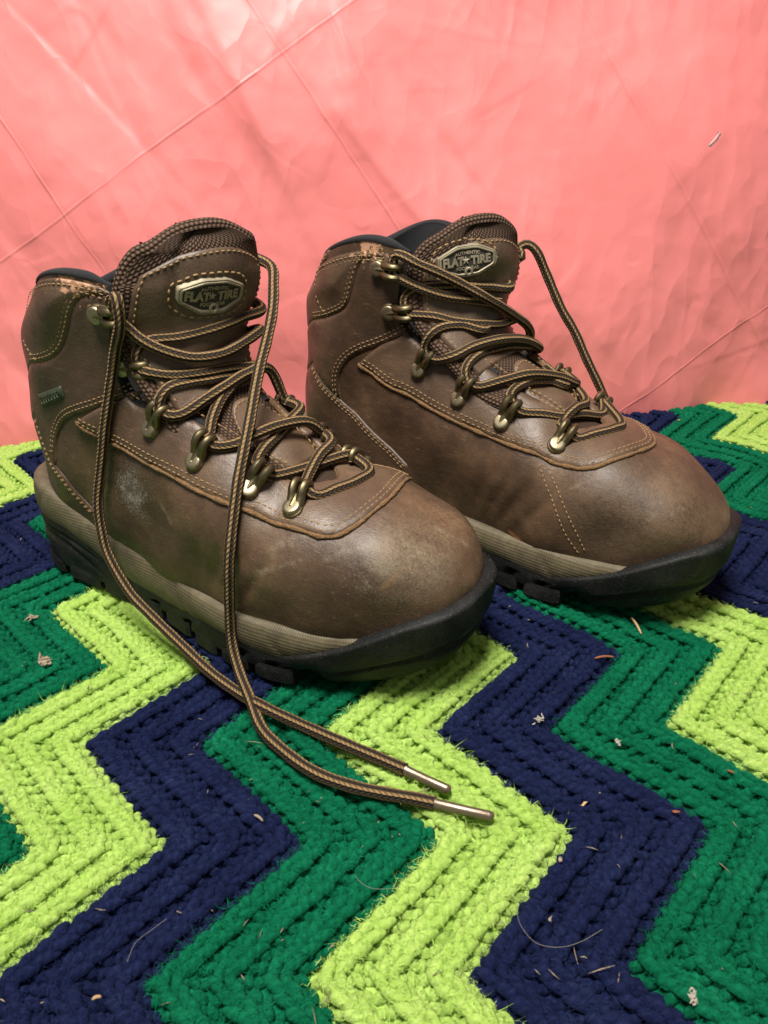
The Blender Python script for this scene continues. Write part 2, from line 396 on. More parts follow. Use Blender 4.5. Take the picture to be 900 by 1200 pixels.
blanket = empty("crochet_blanket", (0, .40, 0))
tag(blanket, "crocheted zigzag blanket in lime, navy and green yarn under the boots", "blanket")
FOOT = []   # filled with the footprints (heel point, toe point) to leave out hidden stitches
NEAR_POSE = (-.2105, .4537, R(-31.5)); FAR_POSE = (-.0489, .5283, R(-36.0))
def under_boot(x, y):
    hid = np.zeros(len(x), bool)
    for (ox, oy, a) in (NEAR_POSE, FAR_POSE):
        lx = (x-ox)*np.cos(a)+(y-oy)*np.sin(a); ly = -(x-ox)*np.sin(a)+(y-oy)*np.cos(a)
        hid |= (lx > .035) & (lx < .205) & (np.abs(ly) < .022)
    return hid
def make_row(k, i):
    col = k % 3                      # band between boundary k and k+1
    c = k+(i+.5)/3
    dm = .5/11.5; mm = np.arange(-1.6, 5.05, dm)+RNG.uniform(-.1, .1)*dm
    mat = [YARN[1], YARN[2], YARN[0]][col]   # boundary 0 is lime|navy -> band 0 is navy
    # backing ribbon
    p = blanket_xy(np.full_like(mm, c), mm)
    keep = (p[:, 0] > -.56) & (p[:, 0] < .60) & (p[:, 1] > .04) & (p[:, 1] < .78)
    if keep.sum() < 3: return
    V, F, U = [], [], []; nv = 0
    e = .0002
    m = mm[keep]; p = p[keep]
    t = norm(blanket_xy(np.full_like(m, c), m+.004)-blanket_xy(np.full_like(m, c), m-.004))
    wale = norm(QK)
    pr = np.stack([t[:, 1], -t[:, 0]], 1); pr *= np.sign(pr@wale)[:, None]
    # backing strip spans the whole ridge along the wale direction
    cs = np.linspace(c-1/6-.004, c+1/6+.004, 7)
    mi = np.arange(m[0], m[-1], dm/2)
    G = np.stack([blanket_xy(np.full_like(mi, q), mi) for q in cs], 1)
    prof = -.0044-.0024*np.abs(np.linspace(-1, 1, 7))**1.5
    GZ = prof[None]+blanket_z(G[..., 0], G[..., 1])
    V.append(np.concatenate([G, GZ[..., None]], -1).reshape(-1, 3)); f4 = grid_faces(len(mi), 7)
    F.append(np.vstack([f4[:, [0, 1, 2]], f4[:, [0, 2, 3]]])); U.append(np.zeros((len(V[0]), 2))); nv = len(V[0])
    n = len(m); t3 = np.hstack([t, np.zeros((n, 1))]); p3 = np.hstack([pr, np.zeros((n, 1))])
    z0 = blanket_z(p[:, 0], p[:, 1]); C = np.hstack([p, z0[:, None]])
    w3 = np.array([*wale, 0.0]); up = np.tile([0, 0, 1.0], (n, 1))
    ok = ~under_boot(p[:, 0], p[:, 1])
    def j(a): return RNG.normal(0, a, n)
    half_wale = np.linalg.norm(QK)/6      # half ridge pitch along the wale
    for kind in range(5):
        if kind in (0, 1):       # the two legs of each chain stitch on top of the ridge
            sg = -1 if kind == 0 else 1
            ax = norm(t3+p3*(sg*.30+j(.06))[:, None]+up*(j(.05)+.10)[:, None])
            ce = C+w3*(sg*.0024+j(.0003))[:, None]+t3*(sg*.0010)+up*(-.0012+j(.0003))[:, None]
            h, r, b = .0058+j(.0005), .00250+j(.00022), np.full(n, .0016)
        elif kind in (2, 3):     # posts sloping down into the grooves
            sg = -1 if kind == 2 else 1
            ax = norm(p3*sg+t3*(.50+j(.12))[:, None]-up*.60)
            ce = C+w3*(sg*(half_wale*.58)+j(.0003))[:, None]+t3*.002+up*(-.0042+j(.0004))[:, None]
            h, r, b = .0036+j(.0003), .0022+j(.0002), np.full(n, .0008)
        else:                    # small bumps in the groove
            ax = norm(t3+p3*(j(.25))[:, None])
            ce = C+w3*(half_wale*.96+j(.0003))[:, None]+t3*.003+up*(-.0051+j(.0004))[:, None]
            h, r, b = .0030+j(.0003), .0021+j(.0002), np.full(n, .0006)
        P, f, uv = beads(ce[ok], ax[ok], up[ok], np.broadcast_to(h, n)[ok], np.broadcast_to(r, n)[ok], b[ok])
        V.append(P); F.append(f+nv); U.append(uv); nv += len(P)
    # loose fibres standing out of the yarn
    cnt = np.where(p[:, 1] < .34, 150, np.where(p[:, 1] < .50, 80, 24))*ok
    idx = np.repeat(np.arange(n), cnt); q = len(idx)
    if q:
        base = C[idx]+w3*RNG.uniform(-half_wale, half_wale, q)[:, None]+t3[idx]*RNG.uniform(-.004, .004, q)[:, None]
        prof = np.abs((base-C[idx])@w3)/half_wale
        base[:, 2] += .0018-.0054*prof**1.8
        d = norm(RNG.normal(0, 1, (q, 3))*[1, 1, .30]+[0, 0, .16]); ln = np.clip(RNG.gamma(2.2, .00085, q), .0006, .0050)[:, None]
        side = norm(np.cross(d, RNG.normal(0, 1, (q, 3)))); wv = side*RNG.uniform(.00006, .00012, q)[:, None]
        mid = base+d*ln*.5+RNG.normal(0, .18, (q, 3))*ln; tip = base+d*ln+RNG.normal(0, .30, (q, 3))*ln
        mid[:, 2] = np.maximum(mid[:, 2], base[:, 2]-.0006)
        T = np.stack([base-wv, base+wv, mid+wv*.8, mid-wv*.8, tip], 1).reshape(-1, 3)
        k5 = np.arange(q)[:, None]*5
        V.append(T); F.append(np.vstack([k5+[0, 1, 2], k5+[0, 2, 3], k5+[3, 2, 4]])+nv); U.append(np.zeros((5*q, 2))); nv += 5*q
    V = np.vstack(V)-np.array([0, .40, 0])
    mesh_obj("crochet_row", V, np.vstack(F), mat, blanket, uv=np.vstack(U))
for k in range(-9, 14):
    for i in range(3):
        make_row(k, i)

# ------------------------------------------------------------------ pink plastic sheet
_L, _Rr = ground_at(10, 513), ground_at(885, 470)
def sheet_y(x): return _L[1]+(_Rr[1]-_L[1])*(x-_L[0])/(_Rr[0]-_L[0])
def on_sheet(px, py):
    d = ray(px, py)
    sl = (_Rr[1]-_L[1])/(_Rr[0]-_L[0]); b = _L[1]-sl*_L[0]
    # y = b + sl*x + .06 z
    t = (b+.06*CAM_H)/(d[1]-sl*d[0]-.06*d[2])
    return CAM_O+d*t
def make_sheet():
    xs = np.arange(-.66, .72, .0016); zs = np.concatenate([np.linspace(-.004, .03, 16)[:-1], np.arange(.03, .54, .0016)])
    X, Z = np.meshgrid(xs, zs, indexing='ij')
    H = np.zeros_like(X)       # displacement towards the camera (m)
    def crease(p0, p1, amp, w, step=0.0, fade=.02, sw=.02):
        nonlocal H
        a, b = on_sheet(*p0)[[0, 2]], on_sheet(*p1)[[0, 2]]
        L = np.linalg.norm(b-a); u = (b-a)/L; n = np.array([-u[1], u[0]])
        s = (X-a[0])*u[0]+(Z-a[1])*u[1]; d = (X-a[0])*n[0]+(Z-a[1])*n[1]
        d = d+.0010*np.sin(s*60+amp*3e4)
        win = smooth01((s+fade)/(2*fade))*smooth01((L-s+fade)/(2*fade))
        # thin pressed ridge, plus the two panels beside it tilting a little
        H += win*(1.3*amp*np.exp(-np.abs(d)/.030)+.45*step*np.tanh(d/(w*.5))*np.exp(-(d/sw)**2))
    # fold lines pressed into the packed sheet
    crease((-60, 352), (520, -75), .0007, .0035, .0004)
    crease((690, 500), (1000, 295), .0008, .0035, .0004)
    crease((-20, 105), (150, 350), -.0008, .005, .0008)
    crease((270, -35), (430, 210), -.0008, .005, .0008)
    crease((375, -15), (520, 300), .0011, .006, -.0008)
    crease((415, 40), (470, 190), .0008, .005, .0005)
    crease((665, -30), (880, 372), -.0018, .009, .0022, sw=.03)
    crease((880, 372), (930, 480), -.0010, .007, .0008)
    crease((520, 150), (640, 330), .0009, .010, .0010, sw=.03)
    crease((600, 30), (700, 200), .0008, .010, -.0008, sw=.03)
    crease((800, 60), (905, 270), .0014, .010, .0013, sw=.03)
    crease((770, 240), (850, 160), .0007, .006, .0004)
    crease((640, 320), (760, 470), .0012, .010, .0010, sw=.03)
    crease((760, 330), (900, 430), -.0010, .008, .0006)
    crease((190, 130), (250, 200), .0008, .005, .0004)
    crease((20, 380), (60, 500), .0010, .006, .0005)
    # many small random crinkles
    rr = np.random.default_rng(5)
    for q in range(620):
        x0, z0 = rr.uniform(-.66, .72), rr.uniform(.0, .60); L = rr.gamma(2.0, .016)+.008
        th = rr.choice([R(-57), R(34), R(-80), R(10)], p=[.5, .25, .15, .1])+rr.normal(0, .28)
        u = (math.cos(th), math.sin(th)); w = rr.uniform(.0009, .0036); amp = rr.normal(0, .00017)*(w/.0025)**.8
        i0, i1 = np.searchsorted(xs, [x0-L*1.3-.03, x0+L*1.3+.03]); j0, j1 = np.searchsorted(zs, [z0-L*1.3-.03, z0+L*1.3+.03])
        if i1 <= i0 or j1 <= j0: continue
        xx, zz = X[i0:i1, j0:j1], Z[i0:i1, j0:j1]
        s = (xx-x0)*u[0]+(zz-z0)*u[1]; d = -(xx-x0)*u[1]+(zz-z0)*u[0]; d = d+.004*rr.normal()*np.cos(s/L*2)
        H[i0:i1, j0:j1] += np.exp(-(s/(L*.6))**4)*amp*(np.exp(-np.abs(d)/w)+.9*np.tanh(d/w)*np.exp(-(d/(3*w))**2))
    # broad soft folds that run down across the sheet
    for q in range(46):
        x0, z0 = rr.uniform(-.60, .66), rr.uniform(.02, .52); L = rr.uniform(.05, .13); th = R(-58)+rr.normal(0, .16)
        u = (math.cos(th), math.sin(th)); w = rr.uniform(.007, .018); amp = rr.choice([-1, 1])*rr.uniform(.0009, .0022)*(w/.012)
        s_ = (X-x0)*u[0]+(Z-z0)*u[1]; d = -(X-x0)*u[1]+(Z-z0)*u[0]; d = d+.010*np.sin(s_*9+q)
        H += amp*np.exp(-(s_/L)**2)/(1+(d/w)**2)*(1+.6*np.tanh(d/(w*.35)))
    # soft sag and bulge
    H += .010*np.sin(X*5.2+Z*6.0+.7)*smooth01(Z/.10)+.004*np.sin(X*14-Z*11)+.0022*np.sin(X*23+Z*31+1)
    foot = np.exp(-(Z/.04)**2)*(.006+.005*np.sin(X*31+.5)+.003*np.sin(X*71))
    H += foot
    Zc = Z+.0020*np.sin(X*47+1)*smooth01(1-Z/.05)-.003*smooth01(1-Z/.02)
    Y = sheet_y(X)+.06*Z-H
    V = np.stack([X, Y, Zc], -1).reshape(-1, 3); F = grid_faces(len(xs), len(zs))[:, ::-1]
    tp = on_sheet(836, 164); u = norm(np.array([.62, .78])); ctr = V[F].mean(1)
    dx, dz = ctr[:, 0]-tp[0], ctr[:, 2]-tp[2]
    al = dx*u[0]+dz*u[1]; ac = -dx*u[1]+dz*u[0]
    F = F[~((np.abs(al) < .0065) & (np.abs(ac) < .0016))]
    org = np.array([0, sheet_y(0), 0])
    fl = [(on_sheet(*p)[[0, 2]], on_sheet(*q)[[0, 2]], w) for p, q, w in (((-60, 352), (520, -75), .0016), ((690, 500), (1000, 295), .0016), ((-20, 105), (150, 350), .0018),
          ((270, -35), (430, 210), .0018), ((375, -15), (520, 300), .0022), ((665, -30), (880, 372), .0026))]
    o = mesh_obj("plastic_sheet", V-org, F, mat_plastic(fl)); o.location = org
    tag(o, "creased pink plastic sheet hanging behind the boots as a backdrop", "plastic sheet")
    # pale curled lip of the small tear
    sl = np.linspace(-1, 1, 13); rows = []
    tpy = sheet_y(tp[0])+.06*tp[2]-H[np.searchsorted(xs, tp[0]), np.searchsorted(zs, tp[2])]
    for r in np.linspace(0, 1, 6):
        wd = .0022*(1-sl**2)*r
        a = sl*.0075
        pts = np.stack([tp[0]+u[0]*a+u[1]*(wd-.0016), np.full(13, tpy)-.0006-.0009*(1-sl**2)*np.sin(r*2.4), tp[2]+u[1]*a-u[0]*(wd-.0016)], 1)
        rows.append(pts)
    mesh_obj("tear_lip", np.vstack(rows)-org, grid_faces(6, 13), mat_simple("stretched_plastic", (.80, .30, .29), .5), o)
make_sheet()

# ------------------------------------------------------------------ boots
SU, SV = .34, .15      # chart scale (metres per unit u / v), roughly
class Boot:
    def __init__(b, pose, lat, name, lean=0.0):
        b.lean = lean
        b.pose, b.lat = pose, lat            # lat: sign of the lateral side in local y
        b.c, b.s = math.cos(pose[2]), math.sin(pose[2])
        b.root = empty(name, (pose[0], pose[1], 0), pose[2])
        b.sections(); b.table(); b.bvh()
    # local <-> world
    def to_local(b, P):
        P = np.asarray(P, float)-np.array([b.pose[0], b.pose[1], 0])
        return np.stack([b.c*P[..., 0]+b.s*P[..., 1], -b.s*P[..., 0]+b.c*P[..., 1], P[..., 2]], -1)
    def lray(b, px, py):
        d = ray(px, py)
        return b.to_local(CAM_O), np.array([b.c*d[0]+b.s*d[1], -b.s*d[0]+b.c*d[1], d[2]])
    # ---- last-like surface: a fan of sections from the toe, round the heel, up to the collar
    def sections(b):
        S = []   # Tx,Tz, Bx,Bz, W, cy, nt, nb
        xb, L, W0 = .211, .2970, .0510
        for f in np.linspace(90, 0, 15)[:-1]:
            p = R(f); x = xb+(L-xb)*math.sin(p); q = math.cos(p)
            S.append((x, .051+(.0960-.051)*q**1.25, x-.002, .030-.017*q, max(.0012, W0*q**.75), .0, 2.25+.55*min(1.0, 1.6*(1-q)+.45), 3.6))
        for r in [(.211, .0960, .206, .013, .0510, 2.50, 3.6), (.194, .1070, .184, .013, .0505, 2.3, 3.6), (.174, .1190, .160, .013, .0480, 2.15, 3.6),
                  (.158, .1290, .133, .013, .0455, 2.15, 3.4), (.147, .1370, .104, .013, .0430, 2.15, 3.2), (.139, .144, .068, .014, .0410, 2.2, 3.0),
                  (.134, .150, .030, .018, .0398, 2.3, 2.7), (.131, .155, .008, .034, .0390, 2.35, 2.4), (.129, .159, .002, .057, .0382, 2.4, 2.2),
                  (.128, .163, .002, .082, .0376, 2.45, 2.1), (.127, .167, .005, .108, .0375, 2.5, 2.1), (.127, .171, .009, .132, .0380, 2.5, 2.1),
                  (.127, .175, .016, .154, .0385, 2.5, 2.1), (.127, .180, .028, .174, .0385, 2.5, 2.1)]:
            S.append((*r[:5], 0.0, *r[5:]))
        S = np.array(S)
        # lateral shift of the toe towards the medial side
        x = S[:, 0]; S[:, 5] = -b.lat*(.0035*smooth01((x-.19)/.11)-.003*np.exp(-((x-.18)/.05)**2))
        for c in (0, 2): S[:, c] += b.lean*np.clip(S[:, c+1]-.11, 0, 1)
        b.S = S
    def table(b, nu=230, nh=110):
        S = b.S
        mid = np.stack([(S[:, 0]+S[:, 2])/2, (S[:, 1]+S[:, 3])/2], 1)
        st = .5*np.linalg.norm(np.diff(S[:, 0:2], axis=0), axis=1)+.5*np.linalg.norm(np.diff(S[:, 2:4], axis=0), axis=1)
        uk = np.concatenate([[0], np.cumsum(st)]); uk /= uk[-1]; b.uk = uk
        b.us = np.linspace(0, 1, nu); Q = pchip(uk, S, b.us)
        th = np.linspace(0, np.pi, 260); ct, sn = np.cos(th), np.sin(th)
        Tb = np.zeros((nu, 2*nh+1, 3))
        for i, (tx, tz, bx, bz, W, cy, nt, nb) in enumerate(Q):
            n = np.where(ct > 0, nt, nb)
            al = np.sign(ct)*np.abs(ct)**(2/n); ac = np.abs(sn)**(2/n)
            P = np.stack([(tx+bx)/2+al*(tx-bx)/2, -ac*W, (tz+bz)/2+al*(tz-bz)/2], 1)
            # collar: sides rise a little above the straight line front to back
            up = smooth01((b.us[i]-.72)/.28); P[:, 2] += up*.0175*np.abs(np.sin(np.pi*np.clip((1-al)/2, 0, 1)))**1.1
            # waist between heel counter and ankle bone, heel pad bulge
            H = resample(P, nh+1)
            near = H.copy(); far = H[::-1][1:].copy(); far[:, 1] *= -1
            Tb[i] = np.vstack([near, far]); Tb[i][:, 1] += cy
        # gentle unevenness so that the leather is not geometrically perfect
        x, y, z = Tb[..., 0], Tb[..., 1], Tb[..., 2]
        k = .0011*np.sin(x*55+z*40+b.lat)*np.sin(z*63+y*20)+.0007*np.sin(x*120-z*90+y*60+b.lat*2)
        # flex creases across the vamp behind the toe cap
        cr = 0
        for (x0, sl, am, wd) in ((.198, .55, .0022, .0042), (.183, .40, .0017, .0034), (.214, .65, .0013, .0028), (.168, .25, .0012, .004)):
            dd = x-(x0+sl*(z-.075)); cr = cr-am*np.exp(-(dd/wd)**2)*smooth01((.085-z)/.03)*smooth01((z-.035)/.02)
        b.P = Tb; b.N = b.normals(Tb)
        b.P = Tb+b.N*(k+cr)[..., None]; b.N = b.normals(b.P); b.vs = np.linspace(0, 2, 2*nh+1)
    def normals(b, P):
        du = np.gradient(P, axis=0); Pe = np.concatenate([P[:, -2:-1], P, P[:, 1:2]], 1); dv = (Pe[:, 2:]-Pe[:, :-2])
        n = norm(np.cross(dv, du)); n[0] = n[1]
        c = P.mean(1, keepdims=True); s = np.sign(((P-c)*n).sum()); return n*s
    def bilin(b, A, u, v):
        u = np.clip(np.asarray(u, float), 0, 1)*(len(b.us)-1); v = (np.asarray(v, float) % 2)/2*(len(b.vs)-1)
        i = np.clip(u.astype(int), 0, len(b.us)-2); j = np.clip(v.astype(int), 0, len(b.vs)-2)
        fu = (u-i)[..., None]; fv = (v-j)[..., None]
        return (A[i, j]*(1-fu)*(1-fv)+A[i+1, j]*fu*(1-fv)+A[i, j+1]*(1-fu)*fv+A[i+1, j+1]*fu*fv)
    def pos(b, u, v, off=0.0):
        return b.bilin(b.P, u, v)+norm(b.bilin(b.N, u, v))*np.asarray(off)[..., None]
    def nor(b, u, v): return norm(b.bilin(b.N, u, v))
    def bvh(b):
        nu, nv = b.P.shape[:2]; q = grid_faces(nu, nv)
        b.tri = np.vstack([q[:, [0, 1, 2]], q[:, [0, 2, 3]]])
        b.flat = b.P.reshape(-1, 3)
        uu, vv = np.meshgrid(b.us, b.vs, indexing='ij'); b.uvflat = np.stack([uu.ravel(), vv.ravel()], 1)
        b.tree = BVHTree.FromPolygons([Vector(p) for p in b.flat], [tuple(map(int, t)) for t in b.tri])
    def bary(b, idx, p):
        a, bb, c = b.flat[b.tri[idx]]; v0, v1, v2 = bb-a, c-a, p-a
        d00, d01, d11, d20, d21 = v0@v0, v0@v1, v1@v1, v2@v0, v2@v1; den = d00*d11-d01*d01+1e-20
        w1 = (d11*d20-d01*d21)/den; w2 = (d00*d21-d01*d20)/den
        return (1-w1-w2)*b.uvflat[b.tri[idx][0]]+w1*b.uvflat[b.tri[idx][1]]+w2*b.uvflat[b.tri[idx][2]]
    def px_uv(b, px, py):
        o, d = b.lray(px, py)
        loc, n, i, t = b.tree.ray_cast(Vector(o), Vector(d))
        if loc is None:     # just outside the silhouette: nearest point of the surface to the ray
            best = None
            for t in np.linspace(.25, .9, 261):
                l2, n2, i2, dist = b.tree.find_nearest(Vector(o+d*t))
                if best is None or dist < best[0]: best = (dist, l2, i2)
            loc, i = best[1], best[2]
        return b.bary(i, np.array(loc))
    def trace(b, pts, n=60):
        return catmull(np.array([b.px_uv(*p) for p in pts]), n)
    # ---- throat opening
    def gap_v(b, u):
        u = np.atleast_1d(np.asarray(u, float))
        ut = b.u_throat
        # wanted half width of the opening
        f = (u-ut)/(1-ut)
        wy = np.where(f <= 0, 0, pchip([0, .05, .16, .35, .55, .8, 1.0], [.001, .0125, .019, .0245, .030, .033, .0335], np.clip(f, 0, 1)))
        out = np.zeros_like(u)
        for k, (uu, w) in enumerate(zip(u, wy)):
            if w <= 0: continue
            vv = np.linspace(0, .5, 120); y = np.abs(b.bilin(b.P, np.full(120, uu), vv)[:, 1]-b.bilin(b.P, uu, 0.0)[1])
            out[k] = np.interp(w, y[:np.argmax(y)+1], vv[:np.argmax(y)+1])
        return out
    def u_at_top(b, x):      # u whose top centre point has this x (front part)
        X = b.P[:, 0, 0]; k = np.argmax(X < x); return b.us[k]
    # ---- a leather panel cut to an outline in (u,v) and lying on the surface
    def panel(b, name, poly, off, mat, parent=None, ds=.0021, edge=.0016, puff=0.0, puffr=.02, base=0.0, edge_mat=None):
        sc = np.array([SU, SV]); C = np.vstack([poly, poly[:1]])*sc
        C = resample(C, ds=.0017)[:-1]; nb = len(C)
        # drop near-duplicates
        lo, hi = C.min(0), C.max(0)
        gx, gy = np.meshgrid(np.arange(lo[0], hi[0], ds), np.arange(lo[1], hi[1], ds), indexing='ij')
        gx[:, 1::2] += 0; gx = gx+(np.arange(gx.shape[1]) % 2)[None]*ds*.5
        G = np.stack([gx.ravel(), gy.ravel()], 1)
        x0, y0 = C[:, 0], C[:, 1]; x1, y1 = np.roll(x0, -1), np.roll(y0, -1)
        ins = np.zeros(len(G), bool); 
        for a0, a1, c0, c1 in zip(x0, x1, y0, y1):
            if a0 == a1 and c0 == c1: continue
            cond = (c0 > G[:, 1]) != (c1 > G[:, 1])
            with np.errstate(divide='ignore', invalid='ignore'):
                ins ^= cond & (G[:, 0] < (a1-a0)*(G[:, 1]-c0)/(c1-c0)+a0)
        G = G[ins]
        def dist(Q):
            out = np.full(len(Q), 9.0)
            for k in range(0, len(Q), 4000):
                q = Q[k:k+4000, None]; a = C[None]; e = np.roll(C, -1, 0)[None]-a
                t = np.clip(((q-a)*e).sum(-1)/((e*e).sum(-1)+1e-18), 0, 1)
                out[k:k+4000] = np.linalg.norm(q-a-e*t[..., None], axis=-1).min(1)
            return out
        dG = dist(G); G = G[dG > ds*.45]
        pts = [Vector(p) for p in np.vstack([C, G])]
        vc, ed, fc, *_ = delaunay_2d_cdt(pts, [], [list(range(nb))], 1, 1e-7)
        W = np.array([tuple(v) for v in vc]); d = dist(W); d[d < 1e-6] = 0
        h = base+off*(.50+.50*np.sqrt(np.clip(1-(1-np.clip(d/edge, 0, 1))**2, 0, 1)))+puff*smooth01(d/puffr)
        uv = W/sc
        P = b.pos(uv[:, 0], uv[:, 1], h)
        F = [list(f) for f in fc]
        # orientation + boundary skirt
        cnt = {}
        for f in F:
            for a, c in zip(f, f[1:]+f[:1]): cnt[(a, c)] = cnt.get((a, c), 0)+1
        bd = [(a, c) for (a, c) in cnt if (c, a) not in cnt]
        f0 = F[len(F)//2]; nn = np.cross(P[f0[1]]-P[f0[0]], P[f0[2]]-P[f0[0]])
        flip = nn@b.nor(*uv[f0[0]]) < 0
        sk = {}; P = list(P); nb0 = len(F)
        for a, c in bd:
            for q in (a, c):
                if q not in sk: sk[q] = len(P); P.append(b.pos(uv[q, 0], uv[q, 1], -.0012))
            F.append([c, a, sk[a], sk[c]])
        if flip: F = [f[::-1] for f in F]
        fm = [0]*nb0+[1]*(len(F)-nb0)
        allW = np.vstack([W, [W[q] for q in sk]]) if sk else W
        return mesh_obj(name, np.array(P), F, [mat, edge_mat or MAT['raw']], parent or b.root, uv=allW, fmat=fm)
    def stitches(b, mb, uvs, off, pitch=.0034, ln=.0024, r=.00043, shift=0.0):
        """row of stitches along a (u,v) curve, shifted sideways (m)"""
        P = b.pos(uvs[:, 0], uvs[:, 1]); N = b.nor(uvs[:, 0], uvs[:, 1])
        T = norm(np.gradient(P, axis=0)); S = norm(np.cross(N, T)); P = P+S*shift
        s = np.concatenate([[0], np.cumsum(np.linalg.norm(np.diff(P, axis=0), axis=1))])
        for q in np.arange(pitch, s[-1]-pitch*.5, pitch):
            q += random.uniform(-.0002, .0002)
            c = np.array([np.interp(q, s, P[:, k]) for k in range(3)]); n = norm(np.array([np.interp(q, s, N[:, k]) for k in range(3)]))
            t = norm(np.array([np.interp(q, s, T[:, k]) for k in range(3)])); w = np.cross(n, t)
            t = norm(t+w*random.uniform(-.08, .08)); a = ln*.5*random.uniform(.9, 1.1); rr = r*random.uniform(.9, 1.12)
            V = [c-t*a+n*(off-.0003)]
            for e, k in ((-.6, .8), (.6, .8)):
                for (y, z) in ((1, .0), (.3, 1.1), (-.3, 1.1), (-1, .0)):
                    V.append(c+t*a*e+w*rr*k*y+n*(off+rr*k*z))
            V.append(c+t*a+n*(off-.0003))
            mb.add(np.array(V), [(0, 2, 1), (0, 3, 2), (0, 4, 3), (1, 2, 6, 5), (2, 3, 7, 6), (3, 4, 8, 7), (9, 5, 6), (9, 6, 7), (9, 7, 8)])

def offset_uv(b, uvs, d):
    """shift a (u,v) curve sideways on the surface by about d metres (positive: to the left of travel, seen from outside)"""
    P = b.pos(uvs[:, 0], uvs[:, 1]); N = b.nor(uvs[:, 0], uvs[:, 1]); T = norm(np.gradient(P, axis=0)); S = np.cross(N, T)
    e = 1e-3
    Pu = (b.pos(np.clip(uvs[:, 0]+e, 0, 1), uvs[:, 1])-b.pos(np.clip(uvs[:, 0]-e, 0, 1), uvs[:, 1]))/(2*e)
    Pv = (b.pos(uvs[:, 0], uvs[:, 1]+e)-b.pos(uvs[:, 0], uvs[:, 1]-e))/(2*e)
    out = uvs.copy()
    for i in range(len(uvs)):
        A = np.stack([Pu[i], Pv[i]], 1); x = np.linalg.lstsq(A, S[i]*d, rcond=None)[0]; out[i] += x
    return out
def mirror_uv(c): return np.stack([c[:, 0], 2-c[:, 1]], 1)[::-1]
def lerp_path(*P, n=20): return np.vstack([np.linspace(P[i], P[i+1], n) for i in range(len(P)-1)])

